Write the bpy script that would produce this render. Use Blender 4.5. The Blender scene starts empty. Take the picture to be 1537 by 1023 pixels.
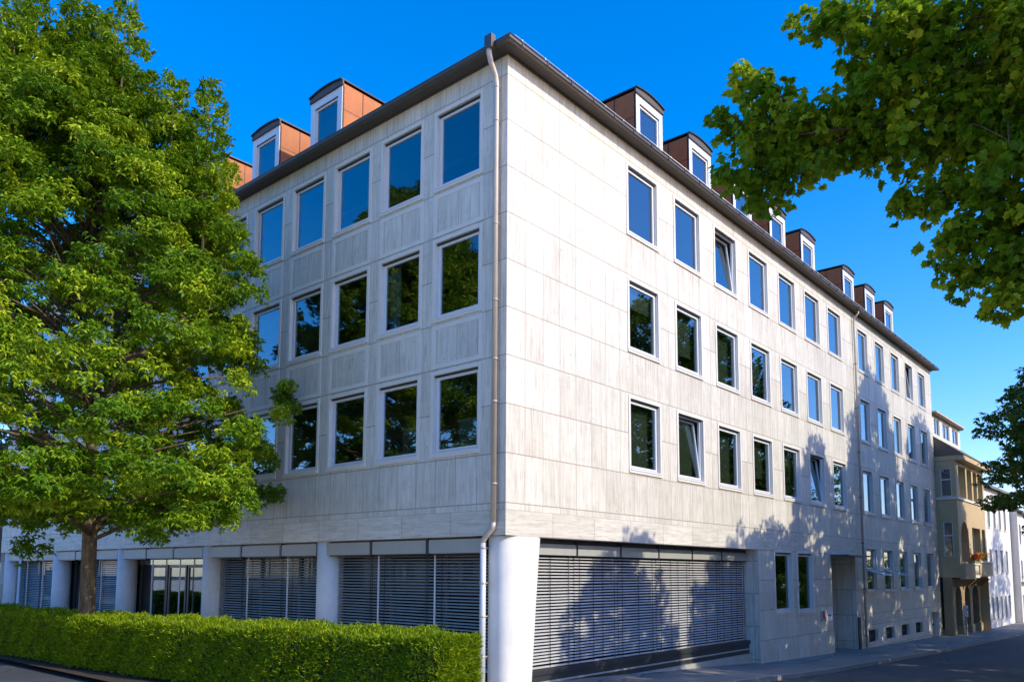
import bpy, math, random
import numpy as np
from mathutils import Vector, Matrix
R = math.radians
S = bpy.context.scene
C = S.collection
random.seed(7)

# ------------------------------------------------------------------ camera
F, CY, YAW, PITCH, ROLL = 1200.4, 736.43, 0.8609, 0.10099, 0.00423
PW, PH = 1537.0, 1023.0
cam_d = bpy.data.cameras.new('camera'); cam = bpy.data.objects.new('camera', cam_d); C.objects.link(cam); S.camera = cam
fw = Vector((math.cos(PITCH)*math.sin(YAW), math.cos(PITCH)*math.cos(YAW), math.sin(PITCH)))
rt = Vector((math.cos(YAW), -math.sin(YAW), 0)); up = rt.cross(fw)
r2 = rt*math.cos(ROLL)+up*math.sin(ROLL); u2 = up*math.cos(ROLL)-rt*math.sin(ROLL)
m = Matrix((r2, u2, -fw)).transposed().to_4x4(); m.translation = Vector((-13.574, -11.856, 0))
cam.matrix_world = m
cam_d.sensor_fit = 'HORIZONTAL'; cam_d.sensor_width = 36; cam_d.lens = 36*F/PW
cam_d.shift_x = 0; cam_d.shift_y = (CY-PH/2)/PW
cam_d.clip_end = 2000; cam_d.clip_start = 0.1

# ------------------------------------------------------------------ sky, sun, exposure
AZ, EL = R(13), R(31)            # sun direction: AZ from -Y towards +X, EL above the horizon
W = bpy.data.worlds.new('World'); S.world = W; W.use_nodes = True
nt = W.node_tree; nt.nodes.clear()
sky = nt.nodes.new('ShaderNodeTexSky'); sky.sky_type = 'NISHITA'; sky.sun_disc = False
sky.sun_elevation = EL; sky.sun_rotation = math.pi-AZ; sky.air_density = 1.0; sky.dust_density = 0.7; sky.ozone_density = 3.0
hs = nt.nodes.new('ShaderNodeHueSaturation'); hs.inputs['Saturation'].default_value = 1.46; hs.inputs['Value'].default_value = 1.0
bg = nt.nodes.new('ShaderNodeBackground'); bg.inputs['Strength'].default_value = 0.15
wo = nt.nodes.new('ShaderNodeOutputWorld')
nt.links.new(sky.outputs[0], hs.inputs['Color']); tn = nt.nodes.new('ShaderNodeMix'); tn.data_type = 'RGBA'; tn.blend_type = 'MULTIPLY'; tn.inputs[0].default_value = 1; tn.inputs[7].default_value = (.94, .835, 1.02, 1)
nt.links.new(hs.outputs[0], tn.inputs[6]); nt.links.new(tn.outputs[2], bg.inputs[0]); nt.links.new(bg.outputs[0], wo.inputs[0])
sd = bpy.data.lights.new('sun', 'SUN'); sd.energy = 2.0; sd.angle = R(0.5); sd.color = (1.0, 0.90, 0.70)
so = bpy.data.objects.new('sun', sd); C.objects.link(so)
sv = Vector((math.cos(EL)*math.sin(AZ), -math.cos(EL)*math.cos(AZ), math.sin(EL)))
so.rotation_euler = sv.to_track_quat('Z', 'Y').to_euler(); so.location = (10, -30, 40)
S.view_settings.view_transform = 'Standard'; S.view_settings.look = 'None'; S.view_settings.gamma = 1
S.view_settings.exposure = 1.2
S.render.engine = 'CYCLES'
S.cycles.max_bounces = 8; S.cycles.transparent_max_bounces = 12

# ------------------------------------------------------------------ materials
class N:
    def __init__(s, name):
        s.m = bpy.data.materials.new(name); s.m.use_nodes = True; s.t = s.m.node_tree; s.t.nodes.clear()
        s.out = s.n('OutputMaterial')
    def n(s, k, **kw):
        x = s.t.nodes.new('ShaderNode'+k)
        for a, b in kw.items(): setattr(x, a, b)
        return x
    def l(s, a, b): s.t.links.new(a, b)
    def math(s, op, a, b=None, c=None, clamp=False):
        x = s.n('Math', operation=op); x.use_clamp = clamp
        for i, v in enumerate((a, b, c)):
            if v is None: continue
            if isinstance(v, (int, float)): x.inputs[i].default_value = v
            else: s.l(v, x.inputs[i])
        return x.outputs[0]
    def mix(s, f, a, b, blend='MIX'):
        x = s.n('Mix', data_type='RGBA', blend_type=blend)
        for i, v in ((0, f), (6, a), (7, b)):
            if isinstance(v, (int, float)): x.inputs[i].default_value = v
            elif isinstance(v, tuple): x.inputs[i].default_value = (*v, 1) if len(v) == 3 else v
            else: s.l(v, x.inputs[i])
        return x.outputs[2]
    def pos(s):
        g = s.n('NewGeometry'); x = s.n('SeparateXYZ'); s.l(g.outputs['Position'], x.inputs[0]); return x.outputs
    def vec(s, x, y, z=0):
        c = s.n('CombineXYZ')
        for i, v in enumerate((x, y, z)):
            if isinstance(v, (int, float)): c.inputs[i].default_value = v
            else: s.l(v, c.inputs[i])
        return c.outputs[0]
    def noise(s, vec, scale, detail=3, rough=.5):
        x = s.n('TexNoise'); x.inputs['Scale'].default_value = scale; x.inputs['Detail'].default_value = detail; x.inputs['Roughness'].default_value = rough
        if vec is not None: s.l(vec, x.inputs['Vector'])
        return x.outputs[0]
    def ramp(s, f, *st):
        x = s.n('ValToRGB'); e = x.color_ramp.elements
        while len(e) < len(st): e.new(.5)
        for i, (p, c) in enumerate(st):
            e[i].position = p; e[i].color = (c, c, c, 1) if isinstance(c, (int, float)) else (*c, 1)
        s.l(f, x.inputs[0]); return x.outputs[0]
    def bsdf(s, col, rough=.5, metal=0, spec=.5, bump=None, bstr=.2, bdist=.02):
        p = s.n('BsdfPrincipled')
        if isinstance(col, tuple): p.inputs['Base Color'].default_value = (*col, 1)
        else: s.l(col, p.inputs['Base Color'])
        if isinstance(rough, (int, float)): p.inputs['Roughness'].default_value = rough
        else: s.l(rough, p.inputs['Roughness'])
        p.inputs['Metallic'].default_value = metal; p.inputs['Specular IOR Level'].default_value = spec
        if bump is not None:
            b = s.n('Bump'); b.inputs['Strength'].default_value = bstr; b.inputs['Distance'].default_value = bdist
            s.l(bump, b.inputs['Height']); s.l(b.outputs[0], p.inputs['Normal'])
        s.l(p.outputs[0], s.out.inputs[0]); return s.m

def plain(name, col, rough=.5, metal=0, var=.12, scale=6, spec=.5, bstr=.05):
    k = N(name); x = k.noise(None, scale, 4, .6)
    tc = k.n('TexCoord'); k.t.nodes[-2]; 
    for nn in k.t.nodes:
        if nn.bl_idname == 'ShaderNodeTexNoise': k.l(tc.outputs['Object'], nn.inputs['Vector'])
    c = k.mix(x, tuple(v*(1-var) for v in col), tuple(min(1, v*(1+var)) for v in col))
    return k.bsdf(c, rough, metal, spec, x, bstr)

def stone(name, axis, base=(.665, .632, .54), jz=1.143, jz0=2.715, ju=.68, ju0=0.0, vertical=True, joints=True):
    """travertine slabs: joints in a grid, fine streaks along the bedding, small pits"""
    k = N(name); X, Y, Z = k.pos(); u = X if axis == 'x' else Y
    uu = k.math('DIVIDE', k.math('SUBTRACT', u, ju0), ju); zz = k.math('DIVIDE', k.math('SUBTRACT', Z, jz0), jz)
    iu = k.math('FLOOR', uu); iz = k.math('FLOOR', zz)
    wn = k.n('TexWhiteNoise', noise_dimensions='3D'); k.l(k.vec(iu, iz, 3.1), wn.inputs['Vector'])
    if vertical: sv_ = k.vec(k.math('MULTIPLY', u, 9.0), k.math('MULTIPLY', Z, .55), k.math('MULTIPLY', wn.outputs[0], 40))
    else: sv_ = k.vec(k.math('MULTIPLY', u, .9), k.math('MULTIPLY', Z, 8.0), k.math('MULTIPLY', wn.outputs[0], 40))
    st = k.noise(sv_, 1.3, 5, .65)
    if vertical: s2 = k.vec(k.math('MULTIPLY', u, 30.0), k.math('MULTIPLY', Z, 1.2), iu)
    else: s2 = k.vec(k.math('MULTIPLY', u, 1.5), k.math('MULTIPLY', Z, 28.0), iz)
    st2 = k.noise(s2, 1.0, 3, .6)
    dk = tuple(v*.80 for v in base); lt = tuple(min(1, v*1.12) for v in base)
    c = k.mix(k.ramp(st, (.3, 0), (.62, 1)), (dk[0], dk[1]*.98, dk[2]*.93), lt)
    c = k.mix(k.ramp(st2, (.30, .9), (.45, 0)), c, (.36, .28, .20))
    fis = k.noise(k.vec(k.math('MULTIPLY', u, 26.0 if vertical else 2.2), k.math('MULTIPLY', Z, 2.2 if vertical else 26.0), 9.0), 1.0, 2, .5)
    c = k.mix(k.ramp(fis, (.70, 0), (.76, .7)), c, (.22, .16, .11))
    c = k.mix(.5, c, k.ramp(wn.outputs[0], (0, (.38, .38, .38)), (1, (.62, .62, .62))), 'OVERLAY') if False else k.mix(.22, c, k.ramp(wn.outputs[0], (0, (.36, .34, .31)), (1, (.80, .78, .75))))
    big = k.noise(k.vec(u, Z, 0), .35, 3, .6)
    c = k.mix(k.ramp(big, (.35, .16), (.65, 0)), c, (.36, .34, .32))
    blo = k.noise(k.vec(k.math('MULTIPLY', u, 1.6), k.math('MULTIPLY', Z, 2.6), 2), 1.3, 6, .72)
    c = k.mix(k.ramp(blo, (.50, 0), (.70, .30)), c, (.40, .36, .30))
    drip = k.noise(k.vec(k.math('MULTIPLY', u, 3.3), k.math('MULTIPLY', Z, .22), 5), 1.0, 4, .7)
    c = k.mix(k.ramp(drip, (.58, 0), (.76, .30)), c, (.30, .27, .24))
    if vertical and axis == 'x' and joints:   # run-off stains below the window sills
        late = k.math('GREATER_THAN', u, 24.5)
        ua = k.math('ADD', k.math('MULTIPLY', late, 25.57-5.27), 5.27)
        ud = k.math('MULTIPLY', k.math('FRACT', k.math('DIVIDE', k.math('SUBTRACT', u, ua), 2.711)), 2.711)
        zd = k.math('MULTIPLY', k.math('FRACT', k.math('DIVIDE', k.math('SUBTRACT', 9.60, Z), 3.42)), 3.42)
        sn = k.noise(k.vec(k.math('MULTIPLY', u, 16), k.math('MULTIPLY', Z, .8), 1), 1.0, 3, .6)
        st_ = k.math('MULTIPLY', k.math('MULTIPLY', k.math('LESS_THAN', ud, 1.62), k.math('GREATER_THAN', u, 5.2)), k.math('SUBTRACT', 1, k.math('DIVIDE', zd, .85), None, True))
        c = k.mix(k.math('MULTIPLY', k.math('MULTIPLY', st_, k.ramp(sn, (.45, 0), (.68, 1))), .5), c, (.25, .21, .17))
    vo = k.n('TexVoronoi'); vo.inputs['Scale'].default_value = 3.2; k.l(k.vec(u, Z, 0), vo.inputs['Vector'])
    pit = k.ramp(vo.outputs['Distance'], (.045, 1), (.07, 0))
    wn2 = k.n('TexWhiteNoise', noise_dimensions='3D'); k.l(vo.outputs['Position'], wn2.inputs['Vector'])
    pit = k.math('MULTIPLY', pit, k.math('GREATER_THAN', wn2.outputs[0], .72))
    c = k.mix(k.math('MULTIPLY', pit, .75), c, (.12, .09, .07))
    h = st
    if joints:
        fu = k.math('FRACT', uu); fz = k.math('FRACT', zz)
        du = k.math('MULTIPLY', k.math('MINIMUM', fu, k.math('SUBTRACT', 1, fu)), ju)
        dz = k.math('MULTIPLY', k.math('MINIMUM', fz, k.math('SUBTRACT', 1, fz)), jz)
        ju_ = k.math('LESS_THAN', du, .010); jz_ = k.math('LESS_THAN', dz, .014)
        j = k.math('MAXIMUM', k.math('MULTIPLY', ju_, .55), k.math('MULTIPLY', jz_, .62))
        c = k.mix(j, c, (.22, .155, .10))
        h = k.math('SUBTRACT', st, k.math('MULTIPLY', j, 2))
    return k.bsdf(c, .55, 0, .35, h, .25, .01)

M = {}
M['stone_x'] = stone('travertine_street_side', 'x')
M['stone_y'] = stone('travertine_hedge_side', 'y', ju=.7, ju0=.2)
M['band_x'] = stone('travertine_band_street', 'x', jz=.60, jz0=.825, ju=1.75, vertical=False)
M['band_y'] = stone('travertine_band_hedge', 'y', jz=.60, jz0=.825, ju=1.75, vertical=False)
M['gf_x'] = stone('travertine_ground_floor', 'x', ju=1.05, ju0=14.9, jz=1.06, jz0=.82-1.06*2)
M['trim'] = plain('pale_stone_trim', (.70, .66, .59), .6, 0, .12, 3, .4, .15)
def render_white(name, col):
    k = N(name); tc = k.n('TexCoord'); X, Y, Z = k.pos()
    a = k.noise(tc.outputs['Object'], 2.0, 6, .65); b = k.noise(tc.outputs['Object'], 60, 3, .6)
    st = k.noise(k.vec(k.math('MULTIPLY', X, 5), k.math('MULTIPLY', Y, 5), k.math('MULTIPLY', Z, .4)), 1.2, 4, .6)
    c = k.mix(k.ramp(a, (.3, 0), (.7, 1)), tuple(v*.86 for v in col), col)
    c = k.mix(k.ramp(st, (.55, 0), (.8, .4)), c, tuple(v*.6 for v in col))
    return k.bsdf(c, .75, 0, .3, k.math('ADD', a, k.math('MULTIPLY', b, .3)), .25, .02)
M['pillar'] = render_white('white_painted_render', (.74, .73, .71))
M['frame'] = plain('white_window_frame', (.66, .67, .68), .35, 0, .04, 5)
M['dark'] = plain('dark_bronze_metal', (.05, .045, .04), .4, .6, .2, 5)
M['gutter'] = plain('weathered_gutter_metal', (.13, .11, .095), .42, .7, .25, 3)
M['soffit'] = plain('brown_soffit', (.075, .06, .05), .6, 0, .2, 3)
M['grey'] = plain('grey_painted_panel', (.36, .37, .35), .5, .1, .12, 3)
M['frame_dark'] = plain('dark_frame_paint', (.035, .04, .045), .4, .2, .2, 5)
M['slat'] = plain('aluminium_blind_slat', (.52, .52, .51), .42, .15, .12, 8)
M['slat_shaded'] = plain('shaded_blind_slat', (.36, .36, .345), .45, .1, .12, 8)  # same slats, with the shade of the hedge side put into the colour
M['cord'] = plain('black_blind_cord', (.02, .02, .02), .6)
M['pipe'] = plain('warm_zinc_pipe', (.52, .45, .37), .42, .35, .18, 2.5)
M['pipe_white'] = plain('pale_painted_pipe', (.62, .64, .66), .4, .2, .1, 2.5)
M['roof'] = plain('dark_roof_metal', (.07, .06, .055), .5, .4, .3, 2)
M['interior'] = plain('dim_room_wall', (.30, .27, .19), .9, 0, .1, 2)
M['ceiling'] = plain('room_ceiling', (.40, .40, .38), .9, 0, .05, 2)
M['shade'] = plain('olive_roller_shade', (.30, .29, .19), .85, 0, .1, 2)
M['curtain'] = plain('pale_curtain', (.55, .53, .47), .9, 0, .1, 3)
M['kerb'] = plain('granite_kerb', (.27, .26, .24), .8, 0, .3, 12, .3, .3)
M['soil'] = plain('soil', (.07, .05, .035), .95, 0, .5, 9, .2, .6)
M['plinth'] = plain('rough_plinth', (.38, .36, .33), .8, 0, .22, 5, .3, .2)

def copper():
    k = N('oxidised_copper_sheet'); tc = k.n('TexCoord')
    a = k.noise(tc.outputs['Object'], 1.6, 5, .6); b = k.noise(tc.outputs['Object'], 14, 3, .6)
    c = k.mix(k.ramp(a, (.3, 0), (.7, 1)), (.40, .13, .045), (.52, .18, .062))
    c = k.mix(k.ramp(b, (.5, 0), (.8, .4)), c, (.20, .08, .045))
    return k.bsdf(c, .6, 0, .3, b, .05)
M['copper'] = copper()

def glass(name='window_glass', r0=.14, tint=(.55, .62, .60)):
    k = N(name)
    lw = k.n('LayerWeight'); lw.inputs[0].default_value = .5
    f5 = k.math('POWER', lw.outputs['Facing'], 3.6)
    fac = k.math('ADD', r0, k.math('MULTIPLY', f5, 1-r0), clamp=True)
    tc = k.n('TexCoord'); nz = k.noise(tc.outputs['Object'], .9, 2, .5)
    b = k.n('Bump'); b.inputs['Strength'].default_value = .035; b.inputs['Distance'].default_value = .02; k.l(nz, b.inputs['Height'])
    g = k.n('BsdfGlossy'); g.inputs['Roughness'].default_value = .012; g.inputs['Color'].default_value = (.86, .93, .97, 1); k.l(b.outputs[0], g.inputs['Normal'])
    t = k.n('BsdfTransparent'); t.inputs['Color'].default_value = (*tint, 1)
    x = k.n('MixShader'); k.l(fac, x.inputs[0]); k.l(t.outputs[0], x.inputs[1]); k.l(g.outputs[0], x.inputs[2]); k.l(x.outputs[0], k.out.inputs[0])
    return k.m
M['glass'] = glass()
M['glass_dark'] = glass('dark_office_glazing', .03, (.10, .12, .12))
M['glass_green'] = glass('green_tinted_glass', .12, (.12, .42, .33))

def leaf_mat(name, c1, c2, c3, tr=.45):
    k = N(name); oi = k.n('Attribute'); oi.attribute_name = 'rnd'
    c = k.ramp(oi.outputs['Fac'], (0, c1), (.5, c2), (.9, c3))
    d = k.n('BsdfPrincipled'); k.l(c, d.inputs['Base Color']); d.inputs['Roughness'].default_value = .5; d.inputs['Specular IOR Level'].default_value = .25
    t = k.n('BsdfTranslucent'); k.l(k.mix(.6, c, (.36, .50, .02), 'MIX'), t.inputs['Color'])
    x = k.n('MixShader'); x.inputs[0].default_value = tr; k.l(d.outputs[0], x.inputs[1]); k.l(t.outputs[0], x.inputs[2]); k.l(x.outputs[0], k.out.inputs[0])
    return k.m
M['leaf'] = leaf_mat('yellow_green_leaves', (.018, .075, .003), (.12, .25, .005), (.50, .58, .022), .25)
M['leaf_deep'] = leaf_mat('deep_green_leaves', (.022, .075, .006), (.07, .155, .008), (.19, .27, .016), .38)
M['leaf_near'] = leaf_mat('lobed_maple_leaves', (.02, .075, .005), (.16, .29, .010), (.58, .60, .03), .48)
M['leaf_blue'] = leaf_mat('dark_fir_green_leaves', (.012, .05, .012), (.03, .095, .016), (.06, .14, .02), .25)
M['leaf_hedge'] = leaf_mat('hedge_leaves', (.045, .11, .003), (.22, .34, .004), (.55, .60, .012), .36)
def bark():
    k = N('bark'); tc = k.n('TexCoord'); mp = k.n('Mapping'); mp.inputs['Scale'].default_value = (7, 7, 1.4); k.l(tc.outputs['Object'], mp.inputs[0])
    a = k.noise(mp.outputs[0], 2.2, 6, .7)
    return k.bsdf(k.ramp(a, (.3, (.055, .038, .022)), (.55, (.15, .11, .065)), (.75, (.26, .20, .12))), .9, 0, .2, a, .8, .05)
M['bark'] = bark()
def asphalt(name, c1, c2):
    k = N(name); P = k.n('NewGeometry').outputs['Position']
    a = k.noise(P, .8, 4, .6); b = k.noise(P, 45, 3, .7)
    c = k.mix(k.ramp(a, (.3, 0), (.7, 1)), c1, c2)
    c = k.mix(k.ramp(b, (.4, .35), (.6, 0)), c, tuple(v*.5 for v in c1))
    cr = k.n('TexVoronoi'); cr.feature = 'DISTANCE_TO_EDGE'; cr.inputs['Scale'].default_value = .35
    wv = k.n('Mix', data_type='VECTOR'); wv.inputs[0].default_value = .25
    nz = k.n('TexNoise'); nz.inputs['Scale'].default_value = 1.5; k.l(P, nz.inputs['Vector']); k.l(P, wv.inputs[4]); k.l(nz.outputs['Color'], wv.inputs[5])
    k.l(wv.outputs[1], cr.inputs['Vector'])
    c = k.mix(k.ramp(cr.outputs['Distance'], (.004, .6), (.012, 0)), c, (.02, .02, .02))
    return k.bsdf(c, .82, 0, .35, b, .5, .01)
M['asphalt'] = asphalt('road_asphalt', (.060, .062, .066), (.095, .094, .095))
M['paving'] = asphalt('pavement_asphalt', (.23, .215, .19), (.32, .30, .26))
M['bounce_paving'] = asphalt('pale_bounce_ground', (.64, .57, .46), (.72, .65, .53))  # pale colour of the added ground sheets that reflect light onto the hedge-side wall
M['tan'] = render_white('tan_render', (.58, .44, .25))
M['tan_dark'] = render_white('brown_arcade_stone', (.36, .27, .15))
M['white_wall'] = render_white('white_house_render', (.78, .76, .73))
M['cream'] = render_white('cream_house_render', (.74, .68, .56))
M['brown_wall'] = render_white('brown_house_render', (.16, .12, .09))
M['tile'] = plain('brown_roof_tiles', (.17, .135, .11), .8, 0, .35, 8, .3, .4)
M['shutter'] = plain('grey_shutter', (.32, .32, .31), .6, 0, .15, 4)
M['red'] = plain('red_paint', (.55, .03, .02), .5)
M['blue'] = plain('blue_print', (.03, .16, .50), .5)
M['flower_red'] = plain('red_petals', (.60, .06, .02), .6)
M['flower_yellow'] = plain('yellow_petals', (.75, .38, .02), .6)

# ------------------------------------------------------------------ mesh helpers
def props(o, label=None, cat=None, group=None, kind=None):
    if label: o['label'] = label
    if cat: o['category'] = cat
    if group: o['group'] = group
    if kind: o['kind'] = kind
    return o
def thing(name, label, cat, loc=(0, 0, 0), group=None):
    o = bpy.data.objects.new(name, None); C.objects.link(o); o.location = loc; o.empty_display_size = .3
    return props(o, label, cat, group)
class MB:
    def __init__(s): s.v = []; s.f = []; s.mi = []; s.mats = []; s.smooth = []
    def mat(s, m):
        m = M[m] if isinstance(m, str) else m
        if m not in s.mats: s.mats.append(m)
        return s.mats.index(m)
    def face(s, pts, m='trim', sm=False):
        b = len(s.v); s.v += [tuple(p) for p in pts]; s.f.append(tuple(range(b, b+len(pts)))); s.mi.append(s.mat(m)); s.smooth.append(sm)
    def box(s, a, b, m='trim', T=None):
        x0, y0, z0 = a; x1, y1, z1 = b
        p = [(x0, y0, z0), (x1, y0, z0), (x1, y1, z0), (x0, y1, z0), (x0, y0, z1), (x1, y0, z1), (x1, y1, z1), (x0, y1, z1)]
        s.hexa(p, m, T)
    def hexa(s, p, m='trim', T=None):
        if T: p = [T(*q) for q in p]
        b = len(s.v); s.v += [tuple(q) for q in p]
        for q in ((0, 3, 2, 1), (4, 5, 6, 7), (0, 1, 5, 4), (1, 2, 6, 5), (2, 3, 7, 6), (3, 0, 4, 7)):
            s.f.append(tuple(b+i for i in q)); s.mi.append(s.mat(m)); s.smooth.append(False)
    def tube(s, pts, rad, m='pipe', n=12, cap=True, flat=None):
        pts = [Vector(p) for p in pts]; rad = rad if isinstance(rad, (list, tuple)) else [rad]*len(pts)
        b = len(s.v); prev = None; k = s.mat(m)
        for i, p in enumerate(pts):
            d = (pts[min(i+1, len(pts)-1)]-pts[max(i-1, 0)]).normalized()
            if prev is None: a = d.orthogonal().normalized()
            else: a = (prev-d*prev.dot(d)); a = a.normalized() if a.length > 1e-6 else d.orthogonal().normalized()
            prev = a; c = d.cross(a)
            for j in range(n):
                t = 2*math.pi*j/n; s.v.append(tuple(p+(a*math.cos(t)+c*math.sin(t))*rad[i]))
        for i in range(len(pts)-1):
            for j in range(n):
                q = b+i*n; s.f.append((q+j, q+(j+1) % n, q+n+(j+1) % n, q+n+j)); s.mi.append(k); s.smooth.append(True)
        if cap:
            s.f.append(tuple(b+j for j in reversed(range(n)))); s.mi.append(k); s.smooth.append(False)
            q = b+(len(pts)-1)*n; s.f.append(tuple(q+j for j in range(n))); s.mi.append(k); s.smooth.append(False)
    def build(s, name, parent=None, loc=None, fix=True, **kw):
        me = bpy.data.meshes.new(name); me.from_pydata(s.v, [], s.f)
        for m_ in s.mats: me.materials.append(m_)
        me.polygons.foreach_set('material_index', s.mi); me.polygons.foreach_set('use_smooth', s.smooth)
        if fix:
            import bmesh
            bm = bmesh.new(); bm.from_mesh(me); bmesh.ops.recalc_face_normals(bm, faces=bm.faces); bm.to_mesh(me); bm.free()
        me.update()
        o = bpy.data.objects.new(name, me); C.objects.link(o)
        if parent: o.parent = parent
        if loc: o.location = loc
        return props(o, **kw)
def link(name, me, parent=None, loc=(0, 0, 0)):
    o = bpy.data.objects.new(name, me); C.objects.link(o); o.location = loc
    if parent: o.parent = parent
    return o
TR = lambda u, o, z: (u, -o, z)       # street facade: u runs along +X, o is outwards (-Y)
TL = lambda u, o, z: (-o, u, z)       # hedge facade: u runs along +Y, o is outwards (-X)

def wall(mb, T, u0, u1, z0, z1, holes, depth, matf, revmat, o=0.0, zcut=()):
    """plane wall with rectangular openings and reveals; holes: (ua,ub,za,zb)"""
    us = sorted({u0, u1, *[h[0] for h in holes], *[h[1] for h in holes]}); us = [u for u in us if u0 <= u <= u1]
    zs = sorted({z0, z1, *zcut, *[h[2] for h in holes], *[h[3] for h in holes]}); zs = [z for z in zs if z0 <= z <= z1]
    for i in range(len(us)-1):
        for j in range(len(zs)-1):
            cu, cz = (us[i]+us[i+1])/2, (zs[j]+zs[j+1])/2
            if any(h[0] < cu < h[1] and h[2] < cz < h[3] for h in holes): continue
            mb.face([T(us[i], o, zs[j]), T(us[i+1], o, zs[j]), T(us[i+1], o, zs[j+1]), T(us[i], o, zs[j+1])], matf(cu, cz))
    for a, b, c, d in holes:
        for p, q in (((a, c), (b, c)), ((b, c), (b, d)), ((b, d), (a, d)), ((a, d), (a, c))):
            if p[1] == q[1] and (p[1] <= z0): continue
            mb.face([T(p[0], o, p[1]), T(q[0], o, q[1]), T(q[0], o-depth, q[1]), T(p[0], o-depth, p[1])], revmat)

# ------------------------------------------------------------------ ground
GX = [-90, -30, -13.6, -6, 0, 3.2, 13.5, 21, 25, 36.5, 47, 60, 260]
GZ = [-1.4, -1.5, -1.72, -2.27, -2.55, -2.69, -3.12, -3.29, -3.38, -3.56, -3.70, -3.75, -3.9]
def g(x): return float(np.interp(x, GX, GZ))
def sheet(name, m, poly_rows, **kw):
    """poly_rows: list of (x, y0, y1, dz) strips; z follows the ground profile"""
    mb = MB()
    for (xa, a0, a1, da), (xb, b0, b1, db) in zip(poly_rows[:-1], poly_rows[1:]):
        mb.face([(xa, a0, g(xa)+da), (xb, b0, g(xb)+db), (xb, b1, g(xb)+db), (xa, a1, g(xa)+da)], m)
    return mb.build(name, **kw)
sheet('ground', 'asphalt', [(x, -160, 260, -.13) for x in GX], kind='structure')
xs = [.61, 3.2, 8, 13.5, 16, 21, 25, 30.7, 36.5, 40.5, 47, 60, 120]
def ky(x): return float(np.interp(x, [-1.6, 8, 16, 23, 31, 41, 47, 60, 120], [-2.15, -2.22, -2.3, -2.42, -2.6, -2.7, -2.8, -3.6, -12]))
sheet('pavement', 'paving', [(x, ky(x), 3.0, 0.0) for x in xs], kind='structure')
mb = MB()
x = -1.6
while x < 60:
    x2 = x+.98
    a, b = ky(x), ky(x2)
    mb.hexa([(x, a-.14, g(x)-.14), (x2, b-.14, g(x2)-.14), (x2, b-.002, g(x2)-.14), (x, a-.002, g(x)-.14), (x, a-.13, g(x)+.004), (x2, b-.13, g(x2)+.004), (x2, b-.002, g(x2)+.006), (x, a-.002, g(x)+.006)], 'kerb')
    x += 1.0
mb.build('kerb', kind='structure')
sheet('bounce_path', 'bounce_paving', [(x, -2.15, 60, -.004) for x in (-4.4, -1.6, .6)], kind='structure')  # unseen strip behind the hedge, made pale to bounce light up the wall
sheet('verge', 'soil', [(x, -2.3, 60, -.02) for x in (-6.25, -4.4)], kind='structure')
sheet('bounce_ground_west', 'bounce_paving', [(x, -9, 120, -.12) for x in (-90, -60, -30, -13.6, -8.3)], kind='structure')  # unseen pale ground, added to bounce warm light onto the hedge-side wall
sheet('opposite_pavement', 'paving', [(x, -24, -10.1, -.01) for x in GX if -14 < x < 100], kind='structure')
sheet('bounce_ground_south', 'bounce_paving', [(x, -60, -9, -.12) for x in (-90, -60, -30, -13.6)], kind='structure')  # more unseen pale ground, added for the same bounce light

# ------------------------------------------------------------------ office building
office = thing('office_building', 'long four storey pale stone office block with copper dormers on the street corner', 'office building', (0, 0, g(0)))
OZ = g(0)
class Sub:  # parent-relative placement: children of the office carry world coordinates minus its base
    pass
def P(o, parent=office):
    o.parent = parent; o.location = (o.location[0], o.location[1], o.location[2]-OZ) if parent is office else o.location
    return o
ROWS = [11.70, 8.28, 4.86]; HR = 2.00
RW = [(5.27+2.712*i, 1.60) for i in range(7)] + [(25.57+2.71*i, 1.42) for i in range(5)]
LW = [(.86+2.115*i, 1.53) for i in range(15)]
WT, WB = 12.33, .83
holesR = [(u, u+w, t-HR, t) for u, w in RW for t in ROWS]
holesL = [(u, u+w, t-1.98, t) for u, w in LW for t in ROWS]
GFW = [(15.0, 1.55, -1.42, .77), (17.2, 1.53, -1.48, .77)]
GF8 = [(25.62+2.71*i, 1.45, -.80, 1.16) for i in range(5)]
mb = MB()
fR = lambda u, z: 'band_x' if z < 1.42 else 'stone_x'
wall(mb, TR, 0, 24.55, WB, WT, [h for h in holesR if h[1] < 24.6], .14, fR, 'trim', zcut=(1.42,))
h2 = [h for h in holesR if h[0] > 24.6]+[(u, u+w, a, b) for u, w, a, b in GF8]
fR2 = lambda u, z: 'stone_x' if (z > 1.42 or -2.30 < z < -.9) else 'gf_x'
bas = [(25.55+2.68*i, 26.95+2.68*i, -3.17, -2.60) for i in range(4)]
wall(mb, TR, 24.55, 39.30, -4.0, WT, h2+[(*b[:2], b[2], b[3]) for b in bas]+[(36.95, 38.55, -3.62, -2.16)], .14, lambda u, z: 'stone_x' if z > -2.3 else 'gf_x', 'trim', zcut=(-1.86,))
wall(mb, TR, 13.57, 20.92, -3.6, WB, [(u, u+w, a, b) for u, w, a, b in GFW], .14, lambda u, z: 'gf_x', 'trim')
wall(mb, TR, 24.0, 24.55, -3.9, WB, [], .14, lambda u, z: 'gf_x', 'trim')
mb.face([TR(20.92, 0, .72), TR(24.0, 0, .72), TR(24.0, 0, WB), TR(20.92, 0, WB)], 'gf_x')
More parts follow.
